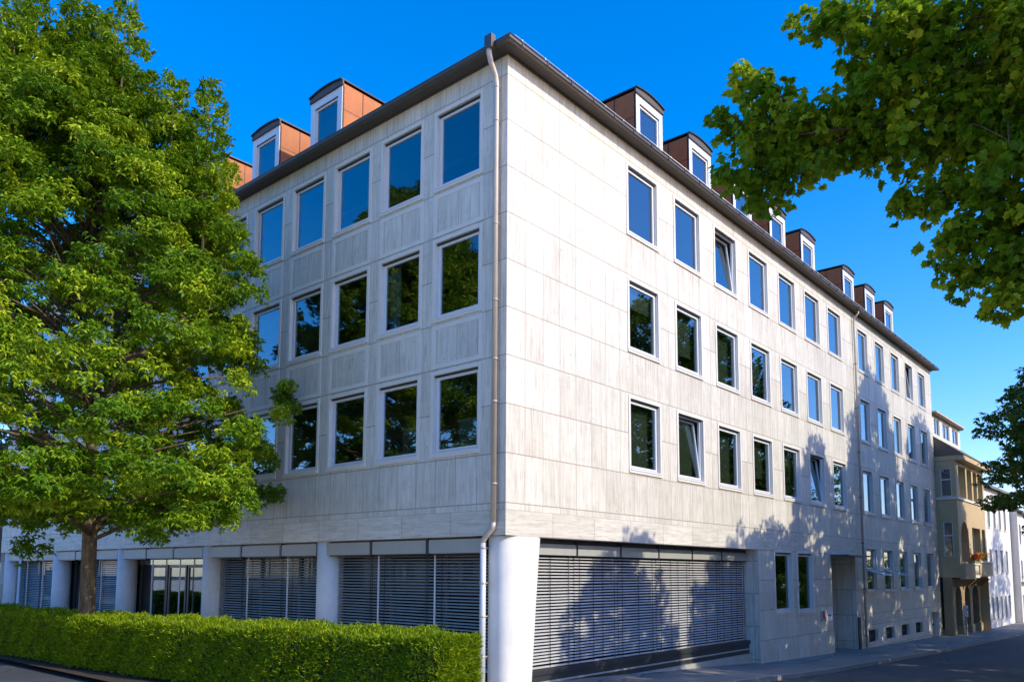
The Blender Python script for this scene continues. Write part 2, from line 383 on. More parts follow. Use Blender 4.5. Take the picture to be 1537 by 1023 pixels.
# jambs and soffit of the wide blind opening, door recess
mb.face([TR(13.57, 0, -3.6), TR(13.57, -1.0, -3.6), TR(13.57, -1.0, WB), TR(13.57, 0, WB)], 'stone_y')
mb.face([TR(0, 0, WB), TR(13.57, 0, WB), TR(13.57, -1.0, WB), TR(0, -1.0, WB)], 'trim')
mb.face([TR(20.92, 0, -4), TR(20.92, -1.4, -4), TR(20.92, -1.4, .72), TR(20.92, 0, .72)], 'stone_y')
mb.face([TR(24.0, 0, -4), TR(24.0, -1.4, -4), TR(24.0, -1.4, .72), TR(24.0, 0, .72)], 'stone_y')
mb.face([TR(20.92, 0, .72), TR(24.0, 0, .72), TR(24.0, -1.4, .72), TR(20.92, -1.4, .72)], 'trim')
mb.face([TR(20.92, -1.4, -4), TR(24.0, -1.4, -4), TR(24.0, -1.4, .72), TR(20.92, -1.4, .72)], 'gf_x')
# end gable
mb.face([(39.3, 0, -4), (39.3, 12, -4), (39.3, 12, WT), (39.3, 0, WT)], 'stone_y')
P(mb.build('wall', fix=False))
mb = MB()
wall(mb, TL, 0, 33.0, WB, WT, holesL, .14, lambda u, z: 'band_y' if z < 1.42 else 'stone_y', 'trim', zcut=(1.42,))
mb.face([TL(0, 0, WB), TL(33, 0, WB), TL(33, -1.0, WB), TL(0, -1.0, WB)], 'trim')
mb.face([(0, 33, -3), (12, 33, -3), (12, 33, WT), (0, 33, WT)], 'stone_x')
# raised grid of the hedge side: spandrel borders between the window rows
for i, (u, w) in enumerate(LW):
    for t in ROWS[1:]:
        za, zb = t+.16, t+3.42-1.98-.16
        for a, b, c, d in ((u-.1, u+w+.1, zb-.13, zb), (u-.1, u+w+.1, za, za+.11), (u-.1, u+.02, za+.11, zb-.13), (u+w-.02, u+w+.1, za+.11, zb-.13)):
            mb.box((a, -.01, c), (b, .011, d), 'trim', TL)
P(mb.build('wall'))
# plinth on the street side
mb = MB(); mb.hexa([TR(15.06, -.01, -3.6), TR(20.90, -.01, -3.6), TR(20.90, .035, -3.6), TR(15.06, .035, -3.6), TR(15.06, -.01, -2.38), TR(20.90, -.01, -2.38), TR(20.90, .035, -2.38), TR(15.06, .035, -2.38)], 'gf_x')
P(mb.build('plinth'))
mb = MB()
for t in ROWS:
    zf = t-HR-1.0
    mb.face([(.35, .35, zf), (39, .35, zf), (39, 12, zf), (.35, 12, zf)], 'interior'); mb.face([(.35, 12, zf), (12, 12, zf), (12, 32.8, zf), (.35, 32.8, zf)], 'interior')
    zc = t+.25
    mb.face([(.35, .35, zc), (39, .35, zc), (39, 12, zc), (.35, 12, zc)], 'ceiling'); mb.face([(.35, 12, zc), (12, 12, zc), (12, 32.8, zc), (.35, 32.8, zc)], 'ceiling')
mb.face([(4.5, 4.2, -4), (39, 4.2, -4), (39, 4.2, 12.2), (4.5, 4.2, 12.2)], 'interior')
mb.face([(4.5, 4.2, -4), (4.5, 32.8, -4), (4.5, 32.8, 12.2), (4.5, 4.2, 12.2)], 'interior')
for x_ in (4.4, 7.55, 10.3, 15.65, 21.0, 24.6, 30.5, 35.9): mb.box((x_-.05, .35, 1.0), (x_+.05, 4.2, 12.2), 'interior'); mb.box((x_-.05, 1.6, -4), (x_+.05, 4.2, 1.0), 'interior')
for y_ in (4.8, 9.0, 13.3, 17.5, 24, 30): mb.box((.35, y_-.05, 1.0), (4.5, y_+.05, 12.2), 'interior')
mb.face([(.3, .5, .80), (39, .5, .80), (39, 4.2, .80), (.3, 4.2, .80)], 'interior')
mb.face([(.5, 4.2, .80), (4.5, 4.2, .80), (4.5, 32.8, .80), (.5, 32.8, .80)], 'interior')
mb.face([(.5, .5, -2.6), (4.5, .5, -2.6), (4.5, 32.8, -2.6), (.5, 32.8, -2.6)], 'interior')
P(mb.build('interior', fix=False))

# windows
WC = {}
def ring(mb, T, w, h, a, b, o0, o1, m, off=(0, 0)):
    """rectangular ring between inset a (outer) and b (inner) of a w x h opening"""
    x0, z0 = off
    mb.box((x0+a, o0, z0+a), (x0+w-a, o1, z0+b), m, T); mb.box((x0+a, o0, z0+h-b), (x0+w-a, o1, z0+h-a), m, T)
    mb.box((x0+a, o0, z0+b), (x0+b, o1, z0+h-b), m, T); mb.box((x0+w-b, o0, z0+b), (x0+w-a, o1, z0+h-b), m, T)
def window(T, u, w, z0, z1, style='closed', glassm='glass', curtain=None, parent=office, base=None, tag_=''):
    h = z1-z0; key = (T is TR, round(w, 3), round(h, 3), style, glassm, curtain, tag_)
    if key not in WC:
        d = {}
        mb = MB()     # stone surround, slightly proud, with sill
        a = .09
        mb.box((-a, -.004, -.10), (w+a, .035, 0), 'trim', T); mb.box((-a, -.004, h), (w+a, .022, h+a), 'trim', T)
        mb.box((-a, -.004, 0), (0, .024, h), 'trim', T); mb.box((w, -.004, 0), (w+a, .024, h), 'trim', T)
        mb.box((-.03, -.13, -.03), (w+.03, .05, .012), 'frame', T)
        d['window'] = mb
        mb = MB(); ring(mb, T, w, h, .004, .065, -.15, -.085, 'frame'); 
        if style == 'closed': ring(mb, T, w, h, .068, .115, -.14, -.07, 'frame')
        mb.box((.0, -.10, h-.045), (w, -.04, h-.004), 'frame_dark', T)
        d['frame'] = mb
        if style == 'closed':
            mb = MB(); mb.box((.10, -.12, .10), (w-.10, -.105, h-.10), glassm, T); d['pane'] = mb
        elif style == 'tilt':   # hinged at the bottom, top leaning into the room
            tl = .22
            def TT(x, o, z): return T(x, o-(z/h)*tl, z)
            mb = MB(); ring(mb, TT, w, h, .068, .125, -.13, -.06, 'frame'); d['sash'] = mb
            mb = MB(); mb.box((.11, -.11, .11), (w-.11, -.095, h-.11), glassm, TT); d['pane'] = mb
        elif style == 'awning':  # lower sash swung outwards, near horizontal
            mb = MB(); mb.box((.07, -.14, h*.52), (w-.07, -.07, h*.56), 'frame', T)
            def TT(x, o, z): return T(x, .0+z*.95+o*.25, h*.50-z*.30+o*.95)
            ring(mb, TT, w, h*.42, .05, .10, -.03, .03, 'frame'); d['sash'] = mb
            mb = MB(); mb.box((.10, -.12, h*.56), (w-.10, -.105, h-.10), glassm, T); mb.box((.10, -.12, .10), (w-.10, -.105, h*.5), glassm, T)
            mb.box((.1, -.006, .1), (w-.1, .006, h*.42-.1), glassm, TT); d['pane'] = mb
        if curtain:
            mb = MB()
            def cur(xa, xb, za, zb, m='curtain'):
                n = max(2, int((xb-xa)/.045)); pts = [(xa+(xb-xa)*i/n, -.28-.022*math.sin(i*1.7+(i % 3))) for i in range(n+1)]
                for (x1, o1), (x2, o2) in zip(pts[:-1], pts[1:]): mb.face([T(x1, o1, za), T(x2, o2, za), T(x2, o2, zb), T(x1, o1, zb)], m, True)
            if curtain == 'left': cur(.05, w*.3, .05, h)
            elif curtain == 'right': cur(w*.68, w-.05, .05, h)
            elif curtain == 'half':
                for i in range(int(h*.35/.05)):
                    z_ = h-.05-i*.05; mb.box((.08, -.26, z_-.02), (w-.08, -.235, z_+.005), 'curtain', T)
            elif curtain == 'shade': mb.box((.06, -.33, h*.02), (w-.06, -.32, h-.06), 'shade', T)
            elif curtain == 'shade_low': mb.box((.06, -.33, h*.30), (w-.06, -.32, h-.06), 'shade', T)
            elif curtain == 'full': cur(.05, w-.05, .05, h)
            elif curtain == 'desk':
                mb.box((.1, -.5, .05), (w*.7, -.46, h*.42), 'grey', T); mb.box((.1, -1.3, h*.42), (w*.75, -.46, h*.45), 'curtain', T)
            elif curtain == 'lamp': mb.box((.2, -1.9, h-.16), (w+.5, -1.75, h-.12), 'frame', T)
            elif curtain == 'blind':
                for i in range(int(h/.06)):
                    z_ = h-.05-i*.06; mb.box((.08, -.26, z_-.02), (w-.08, -.235, z_+.012), 'frame', T)
            d['curtain' if curtain not in ('desk', 'lamp', 'half', 'blind', 'shade', 'shade_low') else {'shade': 'blind', 'shade_low': 'blind', 'desk': 'desk', 'lamp': 'ceiling_light', 'half': 'blind', 'blind': 'blind'}[curtain]] = mb
        WC[key] = {}
        for n_, m_ in d.items():
            o = m_.build(n_); WC[key][n_] = o.data; bpy.data.objects.remove(o)
    ms = WC[key]; bz = (OZ if base is None else base)
    wo_ = link('window', ms['window'], parent, (*T(u, 0, 0)[:2], z0-bz))
    for n_, me in ms.items():
        if n_ != 'window': link(n_, me, wo_)
    return wo_
curs = [None, 'lamp', None, None, 'left', None, 'desk', 'half', None, 'right', 'lamp', None]
random.seed(3)
tiltR = {(2, 0), (1, 2), (5, 2), (10, 0)}
for i, (u, w) in enumerate(RW):
    for r_, t in enumerate(ROWS):
        c_ = {(0, 0): 'lamp', (1, 0): 'lamp', (2, 0): 'left', (0, 1): 'half', (1, 1): 'shade_low', (2, 1): 'shade', (3, 1): 'shade_low', (0, 2): 'shade', (1, 2): 'shade', (2, 2): 'shade', (3, 2): 'shade_low', (4, 2): 'shade', (5, 2): 'left', (6, 2): 'shade_low', (8, 2): 'shade', (7, 0): 'right', (8, 0): 'left', (9, 0): 'full'}.get((i, r_), curs[(i*5+r_*7) % 12] if r_ else None)
        wd = window(TR, u, w, t-HR, t, 'tilt' if (i, r_) in tiltR else 'closed', 'glass', c_)
        if (i, r_) in tiltR: wd['label'] = 'window tilted open at the top'
for i, (u, w) in enumerate(LW):
    for r_, t in enumerate(ROWS):
        c_ = {(0, 0): 'lamp', (0, 2): 'desk', (1, 2): 'desk', (1, 0): 'lamp', (2, 0): 'left', (3, 0): 'lamp', (0, 1): None, (1, 1): 'right'}.get((i, r_), curs[(i*7+r_*3) % 12])
        window(TL, u, w, t-1.98, t, 'closed', 'glass', c_)
for u, w, a, b in GFW: window(TR, u, w, a, b, 'closed', 'glass_green')
for i, (u, w, a, b) in enumerate(GF8):
    wd = window(TR, u, w, a, b, 'awning' if i < 2 else 'closed', 'glass', 'blind' if i == 0 else 'right' if i == 3 else None)
    if i < 2: wd['label'] = 'window with its sash swung outwards'
for a, b, c, d in bas:
    mb = MB(); w, h = b-a, d-c
    mb.box((-.03, -.02, -.05), (w+.03, .03, 0), 'trim', TR)
    for k in range(9): mb.box((.1+k*(w-.2)/8-.01, -.13, 0), (.1+k*(w-.2)/8+.01, -.11, h), 'frame_dark', TR)
    mb.box((0, -.16, 0), (w, -.15, h), 'frame_dark', TR); mb.box((0, -.14, h*.48), (w, -.10, h*.53), 'frame_dark', TR)
    o = mb.build('basement_window', office, (a, 0, c-OZ))
# small side door and its frame
mb = MB(); mb.box((36.97, -.30, -3.7), (38.53, -.26, -2.17), 'grey', TR); mb.box((38.2, -.26, -3.0), (38.26, -.20, -2.85), 'frame_dark', TR)
mb.face([TR(36.95, -.14, -3.7), TR(36.95, -.3, -3.7), TR(36.95, -.3, -2.16), TR(36.95, -.14, -2.16)], 'trim'); mb.face([TR(38.55, -.14, -3.7), TR(38.55, -.3, -3.7), TR(38.55, -.3, -2.16), TR(38.55, -.14, -2.16)], 'trim')
P(mb.build('door', label='small grey service door'))

# eaves: soffit, gutter, roof
mb = MB()
def eave(mb, o0, o1, z0, z1, m):
    # mitred L-shaped band around the corner
    x1, y1 = 39.3+.32, 33.3
    A = [(-o1, -o1), (x1, -o1), (x1, -o0), (-o0, -o0)]
    mb.hexa([(p[0], p[1], z0) for p in A]+[(p[0], p[1], z1) for p in A], m)
    B = [(-o1, -o1), (-o0, -o0), (-o0, y1), (-o1, y1)]
    mb.hexa([(p[0], p[1], z0) for p in B]+[(p[0], p[1], z1) for p in B], m)
eave(mb, -.1, .06, 12.12, 12.22, 'soffit') if False else None
eave(mb, -.15, .05, 12.33, 12.40, 'soffit'); eave(mb, .05, .22, 12.36, 12.41, 'soffit'); eave(mb, .22, .335, 12.345, 12.41, 'soffit')
P(mb.build('soffit'))
mb = MB()
prof = [(.335, 12.34), (.36, 12.325), (.43, 12.325), (.455, 12.345), (.455, 12.41), (.475, 12.43), (.45, 12.45), (.36, 12.45), (.335, 12.44)]
k0 = len(mb.v)
for (o0, z0), (o1, z1) in zip(prof, prof[1:]+prof[:1]):
    mb.face([(-o0, -o0, z0), (39.62, -o0, z0), (39.62, -o1, z1), (-o1, -o1, z1)], 'gutter'); mb.face([(-o0, -o0, z0), (-o0, 33.3, z0), (-o1, 33.3, z1), (-o1, -o1, z1)], 'gutter')
for p_ in (39.62,):
    mb.face([(p_, -o_, z_) for o_, z_ in prof], 'gutter')
for k in range(40):   # gutter joints
    if k*.98 < 39: mb.box((k*.98-.012, -.479, 12.322), (k*.98+.012, -.33, 12.453), 'gutter')
P(mb.build('gutter'))
mb = MB()
rs = math.tan(R(38)); e = .42; W2 = 12.0; zr = 12.42; rh = (W2/2+e)
mb.face([(-e, -e, zr), (39.6, -e, zr), (39.6, 6, zr+rh*rs), (6, 6, zr+rh*rs)], 'roof')
mb.face([(-e, -e, zr), (6, 6, zr+rh*rs), (6, 33.3, zr+rh*rs), (-e, 33.3, zr)], 'roof')
mb.face([(6, 6, zr+rh*rs), (39.6, 6, zr+rh*rs), (39.6, 12.4, zr), (12.4, 12.4, zr)], 'roof')
mb.face([(6, 6, zr+rh*rs), (12.4, 12.4, zr), (12.4, 33.3, zr), (6, 33.3, zr+rh*rs)], 'roof')
mb.face([(39.6, -e, zr), (39.6, 12.4, zr), (39.6, 6, zr+rh*rs)], 'roof'); mb.face([(-e, 33.3, zr), (12.4, 33.3, zr), (6, 33.3, zr+rh*rs)], 'roof')
rz = lambda d: zr+(d+e)*rs
P(mb.build('roof'))
mb = MB()   # snow guard rail standing along the street eave
for zz in (.10, .19): mb.tube([(.1, -.12, rz(-.12)+zz), (39.3, -.12, rz(-.12)+zz)], .012, 'pipe_white', 6)
x = .4
while x < 39.2:
    mb.box((x-.012, -.13, rz(-.12)-.02), (x+.012, -.11, rz(-.12)+.21), 'pipe_white'); x += .9
P(mb.build('snow_guard'))
mb = MB(); x = 0
# dormers
DC = {}
def dormer(T, u0):
    D0, wd, zt = .6, 1.60, 15.05; zb = rz(D0)-.08
    side = T is TR
    if side not in DC:
        d = {}
        mb = MB(); w = wd; zt_ = zt-zb; back = (zt-zr)/rs-e-D0+.25
        zl = 0
        for nm_, xa, xb in (('cheek', 0, .05), ('cheek_', w-.05, w)):
            mb = MB(); d[nm_] = mb
            mb.hexa([T(xa, 0, 0), T(xb, 0, 0), T(xb, -back, back*rs-.3), T(xa, -back, back*rs-.3), T(xa, 0, zt_-.12), T(xb, 0, zt_-.12), T(xb, -back, zt_-.12), T(xa, -back, zt_-.12)], 'copper')
            s_ = xa-.008 if xa == 0 else xb+.008      # standing seams
            for q in (.02, .78, 1.52): mb.box((min(s_, xa if xa == 0 else xb)-.004, -q-.012, q*rs), (max(s_, xa if xa == 0 else xb)+.004, -q+.012, zt_-.13), 'dark', T)
            xx = (xa-.006, xa+.004) if xa == 0 else (xb-.004, xb+.006)
            mb.box((xx[0], -.77, .95), (xx[1], -.03, .965), 'dark', T)
        mb = MB()  # segmental roof
        n = 10; arc = [(-.05+(w+.1)*i/n, zt_-.16+.30*math.sin(math.pi*i/n)**.9*1.0) for i in range(n+1)]
        arc = [(x, zt_-.06+.095*(1-((x-w/2)/(w/2+.05))**2)) for x, _ in arc]
        for (x1, z1), (x2, z2) in zip(arc[:-1], arc[1:]):
            mb.hexa([T(x1, .10, z1-.0), T(x2, .10, z2), T(x2, -back-.2, z2), T(x1, -back-.2, z1), T(x1, .10, z1+.045), T(x2, .10, z2+.045), T(x2, -back-.2, z2+.045), T(x1, -back-.2, z1+.045)], 'dark')
            mb.hexa([T(x1, .0, zt_-.20), T(x2, .0, zt_-.20), T(x2, .05, zt_-.20), T(x1, .05, zt_-.20), T(x1, .0, z1), T(x2, .0, z2), T(x2, .05, z2), T(x1, .05, z1)], 'soffit')
        mb.box((-.03, 0, zt_-.22), (w+.03, .065, zt_-.195), 'dark', T)
        d['roof'] = mb
        mb = MB(); hh = zt_-.22
        mb.box((0.0, -.06, 0), (.20, .02, hh), 'frame', T); mb.box((w-.20, -.06, 0), (w, .02, hh), 'frame', T); mb.box((.20, -.06, hh-.24), (w-.20, .02, hh), 'frame', T); mb.box((.20, -.06, 0), (w-.20, .02, .16), 'frame', T)
        def To(x, o, z): return T(x+.20, o, z+.16)
        ring(mb, To, w-.40, hh-.40, .01, .085, -.09, -.02, 'frame')
        mb.box((.20, -.05, hh-.275), (w-.20, -.015, hh-.242), 'frame_dark', T)
        d['dormer'] = mb
        mb = MB(); mb.box((.28, -.075, .24), (w-.28, -.06, hh-.30), 'glass', T); d['pane'] = mb
        mb = MB(); mb.face([T(.06, -.5, .0), T(w-.06, -.5, .0), T(w-.06, -.5, hh), T(.06, -.5, hh)], 'interior'); d['interior'] = mb
        DC[side] = {}
        for n_, m_ in d.items():
            o = m_.build(n_); DC[side][n_] = o.data; bpy.data.objects.remove(o)
    ms = DC[side]
    dd = link('dormer', ms['dormer'], office, (*T(u0, -D0, 0)[:2], zb-OZ))
    for n_, me in ms.items():
        if n_ != 'dormer': link(n_.rstrip('_'), me, dd)
for u in (6.74, 10.14, 13.53, 16.88, 20.27, 25.67, 29.06, 32.42): dormer(TR, u)
for u in (7.24, 10.62, 14.09, 17.5, 20.9, 24.3, 27.7): dormer(TL, u)

# downpipes
mb = MB()
mb.hexa([(-.60, .02, 12.36), (-.44, .02, 12.36), (-.44, .34, 12.36), (-.60, .34, 12.36), (-.60, .02, 12.80), (-.44, .02, 12.80), (-.30, .34, 12.80), (-.60, .34, 12.80)], 'gutter') if False else None
mb.box((-.57, .02, 12.26), (-.42, .24, 12.60), 'gutter')
mb.tube([(-.50, .15, 12.3), (-.50, .15, 12.20), (-.40, .18, 12.02), (-.16, .24, 11.80), (-.12, .25, 11.6), (-.12, .26, 1.12)], .066, 'pipe', 16)
for z_ in (11.55, 10.7, 8.15, 6.3, 3.9, 2.0, 4.9): mb.tube([(-.12, .25, z_-.02), (-.12, .25, z_+.02)], .076, 'pipe', 16); mb.box((-.12, .235, z_-.012), (.02, .265, z_+.012), 'pipe')
mb.tube([(-.12, .26, 1.14), (-.12, .28, 1.0), (-.12, .46, .84), (-.12, .56, .72), (-.12, .57, .62)], .066, 'pipe', 14)
P(mb.build('downpipe', label='warm grey corner downpipe'))
mb = MB(); mb.tube([(-.12, .57, .66), (-.12, .57, -2.7)], .07, 'pipe_white', 16)
for z_ in (.55, -.25, -1.0, -1.9): mb.tube([(-.12, .57, z_-.02), (-.12, .57, z_+.02)], .082, 'pipe', 14); mb.box((-.10, .55, z_-.012), (.25, .59, z_+.012), 'pipe')
P(mb.build('downpipe', label='white lower length of the corner downpipe'))
mb = MB(); mb.tube([(24.86, -.30, 12.33), (24.86, -.30, 12.2), (24.86, -.11, 12.0), (24.86, -.10, 11.8), (24.86, -.10, g(24.86)+.02)], .05, 'pipe', 12)
for z_ in np.arange(-2.8, 11.6, 2.1): mb.tube([(24.86, -.10, z_-.02), (24.86, -.10, z_+.02)], .06, 'gutter', 12); mb.box((24.85, -.1, z_-.01), (24.87, .01, z_+.01), 'gutter')
P(mb.build('downpipe'))

# corner pillar: tapers downwards on its street side, rounded towards the hedge
mb = MB(); n = 40; lv = []
for i in range(15):
    t = i/14; z = WB-.002-t*(WB+2.95)
    x1 = 1.45-.36*t**.9; x0 = .06+.02*t; y0, y1 = -.02+.02*t, .80
    if i == 0: x1 += .0
    ring_ = []
    cx, cy, ax, ay = (x0+x1)/2, (y0+y1)/2, (x1-x0)/2, (y1-y0)/2
    for j in range(n):
        a = 2*math.pi*j/n; ca, sa = math.cos(a), math.sin(a)
        pw = .55 if ca > 0 else .8
        ring_.append((cx+ax*math.copysign(abs(ca)**pw, ca), cy+ay*math.copysign(abs(sa)**(.6 if ca > 0 else .8), sa), z))
    lv.append(ring_)
for a, b in zip(lv[:-1], lv[1:]):
    for j in range(n): mb.face([a[j], a[(j+1) % n], b[(j+1) % n], b[j]], 'pillar', True)
import bmesh
o = mb.build('pillar', label='tapering white corner pillar'); bm = bmesh.new(); bm.from_mesh(o.data); bmesh.ops.remove_doubles(bm, verts=bm.verts, dist=1e-4); bmesh.ops.recalc_face_normals(bm, faces=bm.faces); bm.to_mesh(o.data); bm.free(); P(o)
PILY = [6.96, 13.33, 19.85, 26.3, 32.4]
mb = MB(); mb.tube([(0, 0, WB-.003), (0, 0, -2.9)], .37, 'pillar', 40)
o = mb.build('pillar'); pm = o.data; bpy.data.objects.remove(o)
for y in PILY: link('pillar', pm, office, (.40, y, -OZ))

# blinds
def blind(T, u0, u1, o, z0, z1, cords, seed=0):
    rnd = random.Random(seed); mb = MB(); z = z1; st = .0775; i = 0
    sag = 0
    while z > z0+.05:
        tl = .022+rnd.uniform(-.003, .003); dz = rnd.uniform(-.004, .004)
        n = max(2, int((u1-u0)/.9))
        for k in range(n):
            a, b = u0+(u1-u0)*k/n, u0+(u1-u0)*(k+1)/n
            w1 = .004*math.sin(k*1.3+i*.35+seed); w2 = .004*math.sin((k+1)*1.3+i*.35+seed)
            pts = [(-.034, -tl), (-.016, -.004), (.016, .003), (.034, -.010+tl*.2)]
            # crowned slat, outer edge lower
            pts = [(.026, -.024), (.012, -.006), (-.010, .008), (-.026, .013)]
            for (oa, za), (ob, zb) in zip(pts[:-1], pts[1:]):
                mb.face([T(a, o+oa, z+za+w1+dz), T(b, o+oa, z+za+w2+dz), T(b, o+ob, z+zb+w2+dz), T(a, o+ob, z+zb+w1+dz)], 'slat' if T is TR else 'slat_shaded', True)
        z -= st; i += 1
    mb.box((u0, o-.03, z0-.02), (u1, o+.03, z0+.025), 'slat', T)
    b_ = P(mb.build('blind', fix=False))
    mb = MB()
    for c in cords: mb.box((c-.007, o+.038, z0), (c+.007, o+.046, z1+.03), 'cord', T)
    mb.build('cords', b_)
    return b_
# street side wide opening: six blinds, header panels, dark sill
us = [1.3, 3.95, 6.15, 8.25, 10.15, 11.95, 13.55]
us = [1.2+2.06*i for i in range(7)]; us[-1] = 13.55
for i, (a, b) in enumerate(zip(us[:-1], us[1:])):
    L_ = b-a
    blind(TR, a+.012, b-.012, -.5, -2.30, .36, [a+.22, a+.22+L_*.30, a+L_*.62, b-.22] if i % 2 else [a+.18, a+L_*.5, b-.26], i)
    mb = MB(); mb.box((a+.035, -.46, .43), (b-.035, -.38, .70), 'grey', TR); mb.box((a, -.52, .40), (b, -.45, .80), 'frame_dark', TR); mb.box((a-.02, -.5, .40), (a+.02, -.36, .80), 'frame_dark', TR)
    P(mb.build('lintel_panel'))
mb = MB()
mb.box((.6, -.62, -2.46), (13.55, -.36, -2.34), 'frame_dark', TR); mb.hexa([TR(.6, -.62, -2.80), TR(13.55, -.62, -2.80), TR(13.55, -.40, -2.80), TR(.6, -.40, -2.80), TR(.6, -.62, -2.462), TR(13.55, -.62, -2.462), TR(13.55, -.40, -2.462), TR(.6, -.40, -2.462)], 'frame_dark')
mb.box((.6, -.62, -2.66), (13.55, -.37, -2.62), 'grey', TR)
P(mb.build('sill'))
mb = MB(); mb.box((.6, -1.0, -3.6), (13.57, -.30, -2.80), 'plinth', TR); P(mb.build('plinth'))
mb = MB(); mb.box((.5, -.72, -2.8), (13.57, -.66, .82), 'glass_dark', TR)
for u in us: mb.box((u-.04, -.78, -2.8), (u+.04, -.62, .82), 'frame_dark', TR)
P(mb.build('glazing'))
# hedge side openings
PB = [.62]+PILY
for i in range(5):
    a = PB[i]+(.12 if i == 0 else .22); b = PB[i+1]-.05
    ns = 3; segs = [a+(b-a)*k/ns for k in range(ns+1)]
    if i < 2: segs = [a, a+(b-a)*(.30 if i else .31), a+(b-a)*.66, b]
    for k in range(ns):
        mb = MB(); mb.box((segs[k]+.05, -.16, .45), (segs[k+1]-.05, -.10, .78), 'grey', TL); mb.box((segs[k], -.30, .42), (segs[k+1], -.161, .82), 'frame_dark', TL); mb.box((segs[k]-.04, -.2, .42), (segs[k]+.04, -.085, .82), 'frame_dark', TL)
        P(mb.build('lintel_panel'))
        L_ = segs[k+1]-segs[k]
        if i in (0, 1, 4) or (i == 3 and k == 0) or (i == 3 and k == 1):
            blind(TL, segs[k]+.015, segs[k+1]-.015, -.42, -2.3, .40, [segs[k]+.25, segs[k]+.32, segs[k+1]-.25], 10+i*3+k)
        if k: 
            mb = MB(); mb.box((segs[k]-.014, -.40, -2.5), (segs[k]+.014, -.36, .42), 'frame', TL); P(mb.build('guide_rail'))
mb = MB(); mb.box((.3, -.80, -2.7), (33, -.77, .82), 'glass_dark', TL)
u = .5
while u < 33:
    mb.box((u-.05, -.86, -2.7), (u+.05, -.72, .82), 'frame_dark', TL); u += 2.1
mb.box((13.5, -.84, -.35+.9), (19.5, -.74, -.28+.9), 'frame_dark', TL)
P(mb.build('glazing'))
# entrance: glass leaf doors between the second and third pillar
mb = MB()
for a, b in ((14.3, 15.5), (15.6, 16.9), (17.0, 18.3)):
    w = b-a
    def To(x, o, z, a=a): return TL(x+a, o, z-2.5)
    ring(mb, To, w, 2.7, 0, .09, -.66, -.60, 'frame_dark')
gd = P(mb.build('glass_door', label='dark framed glass entrance doors'))
mb = MB(); mb.box((14.35, -.645, -2.45), (15.45, -.63, .15), 'glass', TL); mb.box((15.65, -.645, -2.45), (16.85, -.63, .15), 'glass', TL); mb.box((17.05, -.645, -2.45), (18.25, -.63, .15), 'glass', TL); mb.box((13.8, -.66, .22), (19.4, -.64, .80), 'glass', TL); mb.build('pane', gd)
# street entrance
mb = MB(); mb.box((20.96, -1.30, -3.35), (22.45, -1.25, .70), 'glass_green', TR); ring(mb, lambda x, o, z: TR(x+20.95, o, z-3.35), 3.0, 4.05, 0, .09, -1.33, -1.2, 'frame_dark'); mb.box((22.45, -1.33, -3.35), (22.54, -1.2, .62), 'frame_dark', TR)
mb.box((22.6, -1.28, -2.3), (22.63, -1.15, -1.3), 'pipe_white', TR)
P(mb.build('door', label='glazed entrance door in a deep stone recess'))
mb = MB(); mb.box((20.80, -.02, .735), (24.05, .78, .79), 'frame_dark', TR); mb.box((20.80, -.02, .80), (24.05, .05, .90), 'trim', TR)
P(mb.build('canopy'))
mb = MB(); mb.box((24.04, -.0, -3.5), (24.38, .045, -1.95), 'dark', TR); P(mb.build('guard_plate'))
mb = MB(); mb.box((19.45, -.01, -1.93), (19.93, .06, -1.50), 'grey', TR); mb.box((19.60, .06, -1.84), (19.80, .075, -1.56), 'red', TR); P(mb.build('intercom'))
mb = MB(); mb.box((20.02, -.01, -1.96), (20.84, .025, -1.50), 'frame', TR)
for a, b, c, d in ((20.22, 20.36, -1.76, -1.68), (20.37, 20.46, -1.74, -1.70), (20.47, 20.58, -1.77, -1.67), (20.59, 20.66, -1.75, -1.69)): mb.box((a, .025, c), (b, .029, d), 'blue', TR)
P(mb.build('sign_plate', label='small white plate with a blue mark'))
mb = MB(); mb.tube([(13.35, .62, -2.62), (13.35, .30, -2.62)], .075, 'dark', 12); P(mb.build('vent_cap')) if False else None

